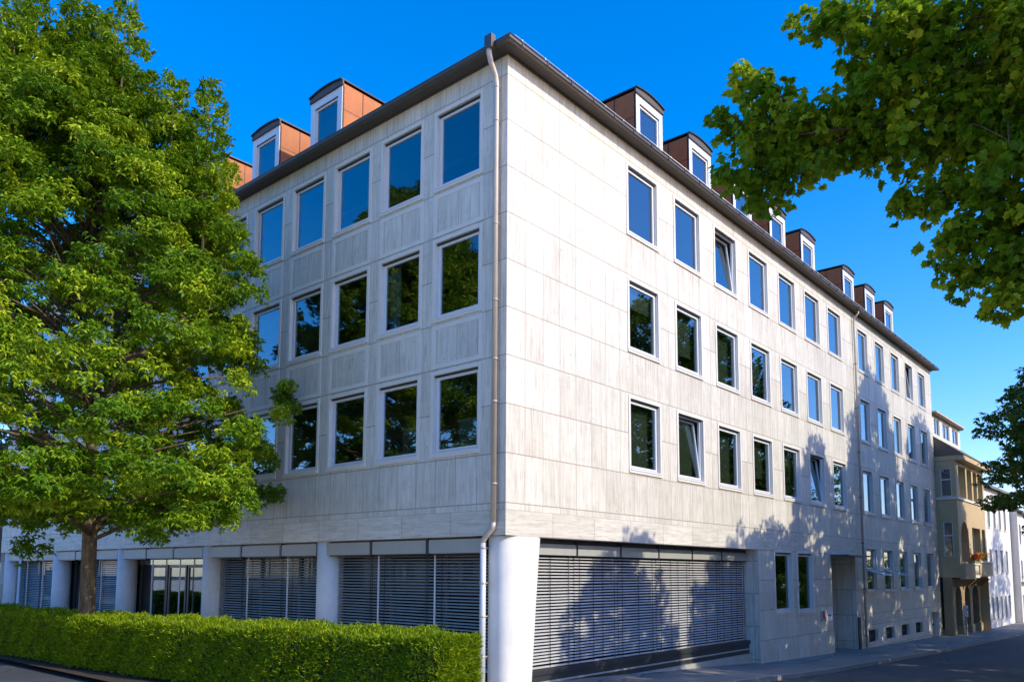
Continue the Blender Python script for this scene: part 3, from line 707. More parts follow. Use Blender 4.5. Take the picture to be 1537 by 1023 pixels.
# ------------------------------------------------------------------ neighbours
def houses():
    # tan house with bay, arcade and flower balcony
    bz = g(44)
    t = thing('tan_house', 'tan rendered house with an arched ground floor arcade and a flowered balcony', 'house', (39.4, 0, bz))
    def B(mb, n, par=t, **kw):
        o = mb.build(n, **kw); o.parent = par; o.location = (-39.4, 0, -bz) if par is t else (0, 0, 0); return o
    X0, X1 = 39.42, 47.35
    mb = MB()
    fo = 1.1
    hl = [(40.0, 42.0, 4.6, 6.5), (42.35, 43.7, 4.6, 6.5), (44.1, 45.2, 4.6, 6.5), (45.5, 47.0, 4.6, 6.5), (43.1, 45.5, .75, 2.9), (46.0, 47.0, .75, 2.9)]
    wall(mb, TR, X0, X1, -.2, 6.75, hl+[(40.0, 42.1, .75, 3.2)], .5, lambda u, z: 'tan', 'tan', fo)
    # arched head of the balcony opening: spandrels above the curve
    n = 12
    for k in range(n):
        a0, a1 = math.pi*k/n, math.pi*(k+1)/n
        x0_, x1_ = 41.05-1.05*math.cos(a0), 41.05-1.05*math.cos(a1); z0_, z1_ = 2.0+1.18*math.sin(a0), 2.0+1.18*math.sin(a1)
        mb.face([TR(x0_, fo, z0_), TR(x1_, fo, z1_), TR(x1_, fo, 3.2), TR(x0_, fo, 3.2)], 'tan')
        mb.face([TR(x0_, fo, z0_), TR(x1_, fo, z1_), TR(x1_, fo-.5, z1_), TR(x0_, fo-.5, z0_)], 'tan')
    # side wall towards the office with window openings (faces -X)
    sh = [(-.85, -.25, 4.6, 6.3), (-.80, -.28, 1.05, 3.1)]
    S_ = lambda u, o, z: (X0-o, u, z)
    wall(mb, S_, -fo, 0, -.2, 6.75, sh, .12, lambda u, z: 'tan', 'tan')
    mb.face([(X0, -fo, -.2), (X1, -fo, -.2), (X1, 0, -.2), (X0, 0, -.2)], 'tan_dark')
    mb.face([(X1, -fo, -3.7), (X1, 9, -3.7), (X1, 9, 6.75), (X1, -fo, 6.75)], 'tan')
    mb.face([(X0, -.15, -.2), (X1, -.15, -.2), (X1, -.15, 6.75), (X0, -.15, 6.75)], 'tan')
    B(mb, 'wall', fix=False)
    # arcade
    mb = MB(); arches = [(40.1, 41.7), (42.5, 44.0), (44.7, 46.6)]
    ao = .62; zt, zs = -.2, -1.45
    xs_ = [X0]
    for a, b in arches: xs_ += [a, b]
    xs_.append(X1)
    for i in range(0, len(xs_), 2):
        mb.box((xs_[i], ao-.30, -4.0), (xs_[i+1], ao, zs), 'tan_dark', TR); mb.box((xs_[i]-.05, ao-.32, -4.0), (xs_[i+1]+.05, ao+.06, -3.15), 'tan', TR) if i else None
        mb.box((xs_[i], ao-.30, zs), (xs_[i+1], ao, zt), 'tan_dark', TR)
    for a, b in arches:
        n = 12; c, r_ = (a+b)/2, (b-a)/2
        for k in range(n):
            a0, a1 = math.pi*k/n, math.pi*(k+1)/n
            x0_, x1_ = c-r_*math.cos(a0), c-r_*math.cos(a1); z0_, z1_ = zs+.75*math.sin(a0), zs+.75*math.sin(a1)
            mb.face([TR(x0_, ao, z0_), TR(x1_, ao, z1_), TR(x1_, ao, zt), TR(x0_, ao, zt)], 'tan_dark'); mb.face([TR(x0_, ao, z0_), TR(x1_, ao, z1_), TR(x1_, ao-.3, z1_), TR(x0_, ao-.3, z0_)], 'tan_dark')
    mb.box((X0+.3, -1.6, -4), (X1, -1.55, -.2), 'frame_dark', TR)  # dark back sheet, standing in for the shade inside the arches
    mb.box((X0+.001, -.6, -4.0), (X0+.25, -.12, -.2), 'tan_dark'); 
    B(mb, 'arcade')
    # windows of the tan house
    for (a, b, c, d), m_ in zip(hl, ('curtain', 'curtain', 'glass', 'curtain', 'glass', 'glass')):
        mb = MB(); ring(mb, lambda x, o, z: TR(x+a, o, z+c), b-a, d-c, 0, .07, fo-.42, fo-.34, 'frame')
        w_ = B(mb, 'window')
        mb = MB(); mb.box((a+.05, fo-.40, c+.05), (b-.05, fo-.39, d-.05), 'glass', TR); B(mb, 'pane', w_)
        if m_ == 'curtain':
            mb = MB(); mb.box((a+.05, fo-.46, c+.05), (b-.05, fo-.45, d-.05), 'curtain', TR); B(mb, 'curtain', w_)
    for a, b, c, d in sh:
        mb = MB(); ring(mb, lambda x, o, z: S_(x+a, o, z+c), b-a, d-c, 0, .05, -.1, -.03, 'frame'); mb.box((a, -.1, c+(d-c)*.58), (b, -.04, c+(d-c)*.62), 'frame', S_)
        w_ = B(mb, 'window')
        mb = MB(); mb.box((a+.03, -.09, c+.03), (b-.03, -.08, d-.03), 'glass', S_); B(mb, 'pane', w_)
    mb = MB(); mb.box((X0-.08, -fo-.08, 4.42), (X1, -fo+.02, 4.56), 'trim'); mb.box((X0-.08, -fo+.02, 4.42), (X0+.02, 0, 4.56), 'trim')
    B(mb, 'cornice')
    # balcony with parapet, flowers resting on it are their own things
    mb = MB(); by = 1.75
    mb.hexa([(X0-.03, -fo+.02, -.30), (41.6, -fo+.02, -.30), (41.4, -by+.25, -.30), (X0+.1, -by+.4, -.30), (X0-.03, -fo+.02, .62), (41.6, -fo+.02, .62), (41.4, -by+.25, .62), (X0+.1, -by+.4, .62)], 'tan')
    mb.box((43.0, -by+.3, -.14), (46.9, -fo+.02, .72), 'tan'); mb.box((42.95, -by+.24, .72), (46.95, -fo+.02, .80), 'trim')
    for k in range(6): mb.tube([(41.65+k*.24, -1.35, -.05), (41.65+k*.24, -1.35, .25), (41.65+k*.24, -1.35, .55)], [.04, .07, .04], 'trim', 8)
    mb.box((41.4, -1.45, -.22), (43.0, -fo+.02, -.06), 'trim'); mb.box((41.4, -1.45, .55), (43.0, -1.28, .66), 'trim')
    for xx in (40.2, 42.2, 43.4, 46.4): mb.hexa([(xx, -by+.4, -.30), (xx+.25, -by+.4, -.30), (xx+.25, -.62, -.30), (xx, -.62, -.30), (xx, -.9, -.75), (xx+.25, -.9, -.75), (xx+.25, -.62, -.75), (xx, -.62, -.75)], 'tan_dark')
    B(mb, 'balcony')
    # eaves and roof with a wide glazed dormer
    mb = MB(); ey = 1.5
    mb.hexa([(X0-.02, -fo-.45, 6.76), (X1+.3, -fo-.45, 6.76), (X1+.3, .2, 6.76), (X0-.02, .2, 6.76), (X0-.02, -fo-.45, 7.05), (X1+.3, -fo-.45, 7.05), (X1+.3, .2, 7.05), (X0-.02, .2, 7.05)], 'tan')
    B(mb, 'cornice')
    mb = MB(); mb.hexa([(X0-.05, -fo-.5, 7.06), (X1+.3, -fo-.5, 7.06), (X1+.3, 3.4, 7.06), (X0-.05, 3.4, 7.06), (X0-.05, .2, 8.45), (X1+.3, .2, 8.45), (X1+.3, 3.4, 11.0), (X0-.05, 3.4, 11.0)], 'tile')
    mb.hexa([(X1+.3, -fo-.5, 7.06), (X1+3.0, -fo-.5, 7.06), (X1+3.0, 3.4, 7.06), (X1+.3, 3.4, 7.06), (X1+.3, .2, 8.4), (X1+1.2, .2, 8.2), (X1+1.0, 3.4, 9.0), (X1+.3, 3.4, 9.0)], 'tile') if False else None
    B(mb, 'roof')
    DX1 = 46.8
    mb = MB()
    wins = [(39.9, 41.3), (42.0, 43.9), (44.6, 46.3)]
    wall(mb, TR, X0, DX1, 8.15, 9.75, [(a, b, 8.5, 9.55) for a, b in wins], .12, lambda u, z: 'cream', 'cream', -.05)
    mb.box((DX1, -.0+.05, 7.9), (DX1+.05, 3.3, 9.75), 'frame')
    mb.box((X0, .35, 8.1), (DX1, .4, 9.75), 'interior')
    d_ = B(mb, 'dormer', fix=False)
    mb = MB(); mb.box((X0-.05, -.25, 9.75), (DX1+.2, 3.4, 9.85), 'tan'); mb.box((X0-.05, -.18, 9.66), (DX1+.1, .1, 9.75), 'soffit'); B(mb, 'roof', d_)
    for a, b in wins:
        mb = MB(); ring(mb, lambda x, o, z: TR(x+a, o, z+8.5), b-a, 1.05, 0, .07, -.16, -.09, 'frame'); mb.box(((a+b)/2-.04, -.16, 8.55), ((a+b)/2+.04, -.09, 9.5), 'frame', TR)
        mb.box((a+.05, -.20, 8.55), (b-.05, -.19, 9.5), 'curtain', TR); mb.box((a+.05, -.14, 8.55), (b-.05, -.13, 9.5), 'glass', TR); B(mb, 'window', d_)
    # flower boxes
    rnd = random.Random(5)
    for nm, x0_, x1_, y_, z_, col, lab in (('flower_box', 41.5, 42.9, -1.37, .66, 'flower_red', 'window box of red flowers on the balcony rail of the tan house'), ('flower_box', 43.1, 45.4, -1.36, .80, 'flower_yellow', 'window box of yellow and orange flowers on the balcony parapet of the tan house')):
        fb = thing(nm, lab, 'flower box', (x0_, y_, z_), 'flower boxes on the balcony')
        mb = MB(); mb.hexa([(0, -.09, 0), (x1_-x0_, -.09, 0), (x1_-x0_, .09, 0), (0, .09, 0), (-.02, -.12, .17), (x1_-x0_+.02, -.12, .17), (x1_-x0_+.02, .12, .17), (-.02, .12, .17)], 'tan_dark'); mb.build('trough', fb)
        leaves('foliage', np.array([(rnd.uniform(0, x1_-x0_), rnd.uniform(-.16, .16), rnd.uniform(.12, .42)) for _ in range(260)]), .10, .06, 'leaf_deep', fb, seed=4)
        leaves('flowers', np.array([(rnd.uniform(0, x1_-x0_), rnd.uniform(-.2, .12), rnd.uniform(.24, .52)) for _ in range(340)]), .10, .10, col, fb, seed=5)
    # white houses beyond
    for (name, lab, xa, xb, yo, zt, rows, cols, zr_) in (
        ('white_house', 'plain white rendered house with grey shutters beside the tan house', 47.6, 59.6, .6, 6.2, [(3.3, 4.9, 4), (.1, 1.75, 4), (-3.2, -1.6, 5)], 0, 0),
        ('white_house', 'farthest white house with a dark blue door and a thin balcony rail', 59.8, 72.0, 1.1, 4.9, [(2.4, 3.9, 5), (-.4, 1.1, 5), (-3.2, -1.6, 5)], 0, 0)):
        bz_ = g(xa); hh = thing(name, lab, 'house', (xa, 0, bz_), 'white houses along the street')
        mb = MB(); hs_ = []
        for a, b, n_ in rows:
            p_ = (xb-xa-2.2)/n_ if n_ == 4 else (xb-xa-1.0)/n_
            for k in range(n_):
                x_ = (50.9 if xa < 50 else xa+.5)+k*(2.05 if (n_ == 4) else 1.62 if xa < 50 else 2.3) if True else 0
                w_ = .95 if n_ == 4 else .80
                if xa > 50 and b < 0 and k == 1: continue
                hs_.append((x_, x_+w_, a, b))
        wall(mb, TR, xa, xb, -4.0, zt, hs_, .14, lambda u, z: 'white_wall', 'white_wall', yo)
        mb.face([(xa, -yo, -4), (xa, 9, -4), (xa, 9, zt), (xa, -yo, zt)], 'white_wall'); mb.face([(xb, -yo, -4), (xb, 9, -4), (xb, 9, zt), (xb, -yo, zt)], 'white_wall')
        w0 = mb.build('wall', hh, (-xa, 0, -bz_), fix=False)
        for a, b, c, d in hs_:
            mb = MB(); mb.box((a, yo-.13, c), (b, yo-.09, d), 'shutter', TR)
            for q in range(int((d-c)/.12)): mb.box((a+.04, yo-.09, c+.05+q*.12), (b-.04, yo-.075, c+.11+q*.12), 'grey', TR)
            mb.box((a-.05, yo-.02, c-.08), (b+.05, yo+.06, c), 'trim', TR)
            mb.build('shutter', hh, (-xa, 0, -bz_))
        mb = MB(); mb.hexa([(xa, -yo-.35, zt), (xb, -yo-.35, zt), (xb, 9.3, zt), (xa, 9.3, zt), (xa, 3.5, zt+2.6), (xb, 3.5, zt+2.6), (xb, 4.5, zt+2.6), (xa, 4.5, zt+2.6)], 'tile'); mb.box((xa, -yo-.40, zt-.12), (xb, -yo-.30, zt+.03), 'gutter')
        mb.build('roof', hh, (-xa, 0, -bz_))
        if xa > 50:
            mb = MB(); mb.box((xa+3.3, yo-.02, -3.72), (xa+4.3, yo+.03, -1.5), 'blue', TR); mb.build('door', hh, (-xa, 0, -bz_), label='dark blue door')
            mb = MB(); mb.box((xa+.2, yo, -.62), (xa+6, yo+.5, -.54), 'trim', TR)
            for q in range(30): mb.box((xa+.2+q*.2, yo+.46, -.54), (xa+.22+q*.2, yo+.48, .1), 'frame_dark', TR)
            mb.box((xa+.2, yo+.45, .1), (xa+6.02, yo+.49, .14), 'frame_dark', TR); mb.build('balcony', hh, (-xa, 0, -bz_))

def mesh_np(name, V, Fc, mat, parent=None, rnd=None, loc=(0, 0, 0), smooth=False):
    """V (n,3), Fc (m,k) faces of equal size"""
    me = bpy.data.meshes.new(name); n, k = Fc.shape
    me.vertices.add(len(V)); me.vertices.foreach_set('co', V.astype(np.float32).ravel())
    me.loops.add(n*k); me.loops.foreach_set('vertex_index', Fc.astype(np.int32).ravel())
    me.polygons.add(n); me.polygons.foreach_set('loop_start', np.arange(0, n*k, k, dtype=np.int32)); me.polygons.foreach_set('loop_total', np.full(n, k, dtype=np.int32))
    if smooth: me.polygons.foreach_set('use_smooth', np.ones(n, dtype=bool))
    me.update(calc_edges=True); me.materials.append(M[mat])
    if rnd is not None:
        at = me.attributes.new('rnd', 'FLOAT', 'POINT'); at.data.foreach_set('value', rnd.astype(np.float32))
    o = bpy.data.objects.new(name, me); C.objects.link(o); o.location = loc
    if parent: o.parent = parent
    return o
def nrm(v): return v/np.maximum(np.linalg.norm(v, axis=-1, keepdims=True), 1e-9)
# leaf outlines: (x across, y along, z lift); faces as triangles
LEAF = (np.array([(0, 0, 0), (.5, .45, .10), (0, 1, -.12), (-.5, .45, .10)], float), np.array([(0, 1, 2), (0, 2, 3)]))
_o = [(0, 0, 0), (.30, -.05, .04), (.52, .22, .05), (.34, .38, .02), (.48, .66, .02), (.20, .70, .0), (0, 1, -.14), (-.20, .70, 0), (-.48, .66, .02), (-.34, .38, .02), (-.52, .22, .05), (-.30, -.05, .04)]
LOBED = (np.array([(0, .35, -.03)]+_o, float), np.array([(0, i, i % 12+1) for i in range(1, 13)]))
def place(P_, D, Nn, L_, Wd, tmpl):
    """P_ (n,3) base, D direction, Nn approximate normal, L_ length (n), Wd width (n)"""
    T_, Fc = tmpl; n = len(P_); D = nrm(D); X = nrm(np.cross(D, Nn)); Z = np.cross(X, D)
    V = P_[:, None]+X[:, None]*(T_[None, :, 0:1]*Wd[:, None, None])+D[:, None]*(T_[None, :, 1:2]*L_[:, None, None])+Z[:, None]*(T_[None, :, 2:3]*L_[:, None, None])
    F_ = Fc[None]+(np.arange(n)*len(T_))[:, None, None]
    return V.reshape(-1, 3), F_.reshape(-1, 3)
def leaves(name, pts, ln, wd, mat, parent=None, seed=0, up=.5, tmpl=LEAF):
    r = np.random.default_rng(seed); n = len(pts); D = r.normal(size=(n, 3)); D[:, 2] = D[:, 2]*.5+up*.3; Nn = r.normal(size=(n, 3))+np.array([0, 0, 1.0])
    V, F_ = place(pts, D, Nn, ln*r.uniform(.7, 1.3, n), wd*r.uniform(.7, 1.3, n), tmpl)
    return mesh_np(name, V, F_, mat, parent, np.repeat(r.random(n), len(tmpl[0])))
houses()

def tufted(name, centers, outs, radii, ntuft, mat, parent, seed, leafl=.17, leafw=.065, per=6, flat=.35, tmpl=LEAF, droop=.55, base=(0, 0, 0), crnd=None):
    """sprays of hanging tufts: centers (k,3), outs (k,3) outward direction, radii (k)"""
    r = np.random.default_rng(seed); k = len(centers); rep = np.maximum(1, (ntuft*radii**2/np.mean(radii**2)).astype(int)); idx = np.repeat(np.arange(k), rep); n = len(idx)
    o = nrm(outs[idx]); side = nrm(np.cross(o, np.array([0, 0, 1.0])+r.normal(size=(n, 3))*.01)); upv = np.cross(side, o); upv = np.where(upv[:, 2:3] < 0, -upv, upv)
    a = r.uniform(-1.25, 1.25, n)*1.0; rr = np.sqrt(r.random(n))*radii[idx]
    ca, sa = rr*np.cos(a*1.3), rr*np.sin(a*1.3)
    P_ = centers[idx]+o*ca[:, None]+side*sa[:, None]+upv*((r.normal(size=n)*.16*radii[idx]*flat*2.2)-(rr/radii[idx])**2*.28*radii[idx])[:, None]
    # leaflets of a tuft fan out and hang
    i2 = np.repeat(np.arange(n), per); m_ = len(i2); fan = r.uniform(0, 2*np.pi, m_)
    oo = nrm(o+side*(sa/np.maximum(radii[idx], .01))[:, None])[i2]
    h1 = nrm(np.cross(oo, np.array([0, 0, 1.0]))); 
    D = oo*(.45+.8*np.cos(fan))[:, None]+h1*np.sin(fan)[:, None]; D[:, 2] += -droop+r.normal(size=m_)*.28
    Nn = np.array([0, 0, 1.0])+r.normal(size=(m_, 3))*.45+oo*.5
    V, F_ = place(P_[i2]+r.normal(size=(m_, 3))*.015, D, Nn, leafl*r.uniform(.65, 1.25, m_), leafw*r.uniform(.8, 1.25, m_), tmpl)
    cr = (r.random(k) if crnd is None else crnd)[idx][i2]; rn = np.clip(.45*cr+.30*r.random(n)[i2]+.25*r.random(m_), 0, 1)
    o_ = mesh_np(name, V-np.array(base), F_, mat, parent, np.repeat(rn, len(tmpl[0])))
    return o_
def limbs(mb, base, segs, m='bark'):
    for pts, rad in segs: mb.tube([tuple(np.array(p)-np.array(base)) for p in pts], rad, m, 9)

def big_tree(name, label, base, ztop, zlow, prof, nspray, ntuft, mat, seed, group=None, trunk_r=.26, leafl=.17, leafw=.065, per=6, lean=(0, 0), flat=.35, sr=(.45, .8), shell=.5, leaders=(), reach=None):
    """prof: list of (t, radius), t 0 at the crown base to 1 at its top"""
    r = np.random.default_rng(seed); t_ = thing(name, label, 'tree', base, group); b = np.array(base)
    bx = lambda z: b[0]+lean[0]*(z-zlow)/(ztop-zlow); by = lambda z: b[1]+lean[1]*(z-zlow)/(ztop-zlow)
    mb = MB(); H = ztop-b[2]
    pts = [(b[0], b[1], b[2]-.1), (b[0]+.02, b[1], b[2]+.4), (b[0]-.03, b[1]+.03, zlow+.2)]+[(bx(z)+r.normal()*.10, by(z)+r.normal()*.10, z) for z in np.linspace(zlow+1, ztop-.8, 6)]
    rad = [trunk_r*1.35, trunk_r*1.05, trunk_r*.92]+list(np.linspace(trunk_r*.8, .03, 6))
    mb.tube([tuple(np.array(p)-b) for p in pts], rad, 'bark', 16)
    cs, os_, rs_ = [], [], []
    tp, rp = zip(*prof); ga = 2.39996
    for i in range(nspray):
        t = (i+.5)/nspray; t = t**.86; z = zlow+(ztop-zlow)*t
        R0 = float(np.interp(t, tp, rp)); a = i*ga+r.normal()*.35
        lump = 1+.13*math.sin(3*a+z*.9+seed)+.10*math.sin(5*a-z*1.7)
        q = shell+(1.0-shell)*r.random()**.45
        if r.random() < .14: q = .30+.3*r.random()
        rr = R0*lump*q
        z_ = z+(r.normal()*.28)
        c = np.array([bx(z)+rr*math.cos(a), by(z)+rr*math.sin(a), z_]); out = np.array([math.cos(a), math.sin(a), .10 if t < .75 else .9*(t-.6)*3])
        cs.append(c); os_.append(out+r.normal(size=3)*.15); rs_.append(r.uniform(*sr)*(1 if t < .85 else .7))
        if i % 4 == 0 and q > .6 and (t > .10 or i % 12 == 0):
            zb_ = z-R0*.45*(.4+.6*r.random()); zb_ = max(zb_, zlow*.7+b[2]*.3)
            p0 = np.array([bx(zb_), by(zb_), zb_]); c = p0+(c-p0)*.78; md = p0*.5+c*.5+np.array([0, 0, .2])
            mb.tube([tuple(p0-b), tuple(md-b), tuple(c-b)], [.055*(1.2-t), .03*(1.2-t)+.008, .010], 'bark', 6)
    for lx, ly, z0_, z1_, lr in leaders:
        n_ = int((z1_-z0_)*9)
        mb.tube([(bx(z0_-2)-b[0], by(z0_-2)-b[1], z0_-2-b[2]), (lx-b[0], ly-b[1], z0_-b[2]), (lx-b[0], ly-b[1], z1_-.3-b[2])], [.06, .04, .01], 'bark', 7)
        for i in range(n_):
            t = (i+.5)/n_; a = i*ga; rr = lr*(1-t)**.8*(.4+.6*r.random()); cs.append(np.array([lx+rr*math.cos(a), ly+rr*math.sin(a), z0_+(z1_-z0_)*t])); os_.append(np.array([math.cos(a), math.sin(a), .5+t])); rs_.append(.22+.28*(1-t))
    for i in range(nspray//9):
        a = i*ga; t = .02+.10*r.random(); z = zlow+(ztop-zlow)*t; R0 = float(np.interp(t, tp, rp))*math.sqrt(r.random())
        cs.append(np.array([bx(z)+R0*math.cos(a), by(z)+R0*math.sin(a), z])); os_.append(np.array([math.cos(a), math.sin(a), -.1])); rs_.append(r.uniform(*sr))
    mb.build('trunk', t_)
    cs, os_, rs_ = map(np.array, (cs, os_, rs_))
    if reach:
        kp = (cs-b)@np.array([.652, -.758, 0]) < reach; cs, os_, rs_ = cs[kp], os_[kp], rs_[kp]
    tufted('crown', cs, os_, rs_, ntuft, mat, t_, seed+1, leafl, leafw, per, flat, base=base)
    return t_
PROF = [(0, .35), (.03, .62), (.10, .95), (.28, 1.0), (.5, .90), (.68, .74), (.82, .58), (.92, .40), (1, .12)]
PROF1 = [(t, 4.55*v) for t, v in ((0, .45), (.02, .72), (.08, .98), (.28, 1.03), (.5, .90), (.66, .74), (.80, .56), (.90, .38), (.96, .24), (1, .10))]
pr = lambda k: [(t, v*k) for t, v in PROF]
big_tree('broadleaf_tree', 'large bright green tree rising out of the clipped hedge at the left', (-5.2, 9.3, g(-5.2)), 13.9, 1.2, PROF1, 1000, 54, 'leaf', 11, trunk_r=.18, reach=4.15, lean=(-.5, 1.1), leafl=.14, leafw=.05, sr=(.34, .62), flat=.7, leaders=((-4.5, 7.5, 8.6, 12.7, 1.3), (-3.9, 6.8, 8.0, 12.5, 1.1), (-5.4, 8.5, 10.5, 14.7, 1.2), (-6.2, 9.6, 10.5, 14.9, 1.2), (-6.9, 10.2, 10, 14.8, 1.2), (-7.6, 9.4, 9.5, 14.2, 1.2), (-5.9, 9.0, 10.5, 14.5, 1.1)), group='street trees')
# trees in the row across the street, whose shadows and reflections lie on the facade
big_tree('broadleaf_tree', 'green tree across the street whose low branches reach in at the right edge', (17.3, -10.9, g(17)-.1), 7.5, 2.0, pr(4.3), 420, 32, 'leaf_blue', 21, 'street trees', .2, .16, .07, 6, sr=(.5, .85))
big_tree('broadleaf_tree', 'tall tree across the street seen reflected in the street side windows', (30.6, -13.6, g(30)-.1), 17.4, .6, pr(5.6), 900, 22, 'leaf_deep', 22, 'street trees', .25, .26, .13, 5, sr=(.6, 1.0))
big_tree('broadleaf_tree', 'tall tree across the street behind the reflected one', (39.4, -13.8, g(39)-.1), 16.6, .6, pr(5.2), 800, 20, 'leaf_deep', 23, 'street trees', .25, .26, .13, 5, sr=(.6, 1.0))
big_tree('broadleaf_tree', 'smaller tree across the street shading the entrance', (22.6, -13.4, g(22)-.1), 13.0, .3, pr(4.2), 560, 20, 'leaf_deep', 24, 'street trees', .2, .24, .12, 5, sr=(.5, .9))
big_tree('broadleaf_tree', 'low tree across the street shading the first blinds', (8.5, -13.7, g(8)-.1), 8.7, -.2, pr(3.6), 330, 20, 'leaf_deep', 26, 'street trees', .2, .22, .11, 5, sr=(.5, .9))
big_tree('broadleaf_tree', 'rounded tree across the street opposite the end of the blinds', (15.6, -14.6, g(15)-.1), 9.8, -.2, pr(3.5), 380, 20, 'leaf_deep', 27, 'street trees', .2, .22, .11, 5, sr=(.5, .9))
big_tree('broadleaf_tree', 'tree across the street opposite the tan house', (49.0, -14.0, g(48)-.1), 9.4, .3, pr(4.0), 420, 16, 'leaf_deep', 28, 'street trees', .2, .26, .13, 5, sr=(.6, 1.0))
big_tree('broadleaf_tree', 'tree across the street shading the white houses', (57.0, -14.0, g(57)-.1), 11.0, .3, pr(4.2), 320, 12, 'leaf_deep', 25, 'street trees', .2, .22, .10, 5, sr=(.6, 1.0))

sb = thing('shrub_belt', 'deep belt of dark green shrubs behind the trees across the street', 'shrubs', (30, -21, g(30)))
r_ = np.random.default_rng(77); n_ = 2600; X_ = r_.uniform(-8, 200, n_); Q_ = r_.random(n_); H_ = 4.6+1.3*np.sin(X_*.45)+.8*np.sin(X_*1.3)
cs_ = np.c_[X_, -21+1.2*np.cos(Q_*3.1)+r_.normal(size=n_)*.5, np.interp(X_, GX, GZ)+.3+H_*Q_]
tufted('foliage', cs_, np.c_[r_.normal(size=n_)*.4, np.ones(n_), r_.random(n_)*.5], r_.uniform(.7, 1.2, n_), 16, 'leaf_deep', sb, 78, .34, .17, 5, base=tuple(sb.location))
mb = MB()
for k_ in range(100): mb.tube([(-37+k_*2, 0, -.3+g(-7+k_*2)-g(30)), (-37+k_*2+.3, .1, 1.5), (-37.2+k_*2, 0, 3.2)], [.09, .06, .02], 'bark', 6)
mb.build('stems', sb)

# near tree whose branches hang into the upper right
def near_tree():
    b = (-3.3, -13.8, g(-3.3)-.1); t_ = thing('maple_tree', 'tree with lobed leaves whose branches hang over the upper right of the street', 'tree', b, 'street trees')
    c0 = np.array([-13.574, -11.856, 0.]); Fv = np.array(fw); Rv = np.array(rt); Uv = np.array(up)
    def px(x, y, d): return c0+Fv*d+Rv*((x-768.5)/F*d)+Uv*((CY-y)/F*d)
    # real branch lines measured from the photograph, at 8 to 10 m from the viewer
    BR = NEAR
    r = np.random.default_rng(5); cs, os_, rs_ = [], [], []; mb = MB(); B = np.array(b)
    mb.tube([(0, 0, -.1), (0, 0, .6), (.1, .1, 2.5), (.0, .2, 5.5), (-.2, .3, 8.5), (-.2, .2, 11.5)], [.34, .26, .23, .19, .12, .03], 'bark', 16)
    for pts, rad, dens in BR:
        pts = np.array(pts, float); root = pts[0]
        p0 = B+np.array([0, .2, max(3.2, min(7.5, root[2]-b[2]-1.2))])
        m1 = p0*.66+root*.34+np.array([0, 0, .22])+r.normal(size=3)*.12; m2 = p0*.30+root*.70+np.array([0, 0, .16])+r.normal(size=3)*.08
        full = [p0, m1, m2]+[p for p in pts]
        rr_ = [.065, .045, .026]+list(np.linspace(.017, .004, len(pts)))
        for k in range(26):     # leafy side twigs on the part of the limb outside the photograph
            f = .22+.60*(k+r.random())/26; q = p0*(1-f)+root*f+np.array([0, 0, .8*f*(1-f)]); p = q+r.normal(size=3)*np.array([.34, .34, .26])
            cs.append(p); os_.append(r.normal(size=3)*np.array([1, 1, .4])+np.array([0, .3, 0])); rs_.append(r.uniform(.2, .34)); mb.tube([tuple(q-B), tuple((q+p)/2+np.array([0, 0, .05])-B), tuple(p-B)], [.012, .008, .003], 'bark', 5)
        mb.tube([tuple(p-B) for p in full], rr_, 'bark', 7)
        for a, c in zip(pts[:-1], pts[1:]):
            Ls = np.linalg.norm(c-a); n = max(1, int(Ls*dens))
            for k in range(n):
                p = a+(c-a)*((k+r.random())/n)+r.normal(size=3)*rad*np.array([.55, .55, .45]); cs.append(p); d_ = (c-a)/Ls; os_.append(d_*.7+r.normal(size=3)*.5*np.array([1, 1, .4])); rs_.append(r.uniform(.16, .30))
                if k % 3 == 0: q = a+(c-a)*((k+.3)/n); mb.tube([tuple(q-B), tuple((q+p)/2+np.array([0, 0, .04])-B), tuple(p-B)], [.010, .007, .003], 'bark', 5)
    # the rest of the crown, above and to the right of the view
    for i in range(150):
        a = i*2.39996; t = (i+.5)/150; z = 3.4+4.2*t; R0 = 3.7*math.sin(math.pi*(.18+.75*t)); rr = R0*(.5+.5*r.random()**.5)
        p = np.array([-4.6+rr*math.cos(a), -15.2+.8*rr*math.sin(a), z])
        d = p-c0; dz = d@Fv
        if dz > 0.3:
            X_ = 768.5+F*(d@Rv)/dz; Y_ = CY-F*(d@Uv)/dz
            if X_ < 1680 and Y_ > -170: continue
        cs.append(p); os_.append(np.array([math.cos(a), math.sin(a), .2])); rs_.append(.75)
    mb.build('trunk', t_)
    cs, os_, rs_ = map(np.array, (cs, os_, rs_)); sm = rs_ < .5
    tufted('crown', cs[sm], os_[sm], rs_[sm], 16, 'leaf_near', t_, 31, .088, .082, 4, .9, LOBED, .55, base=b)
    tufted('crown', cs[~sm], os_[~sm], rs_[~sm], 26, 'leaf_deep', t_, 32, .15, .12, 5, .6, LEAF, .5, base=b)
NEAR = []
def _px(x, y, d):
    c0 = np.array([-13.574, -11.856, 0.]); return c0+np.array(fw)*d+np.array(rt)*((x-768.5)/F*d)+np.array(up)*((CY-y)/F*d)
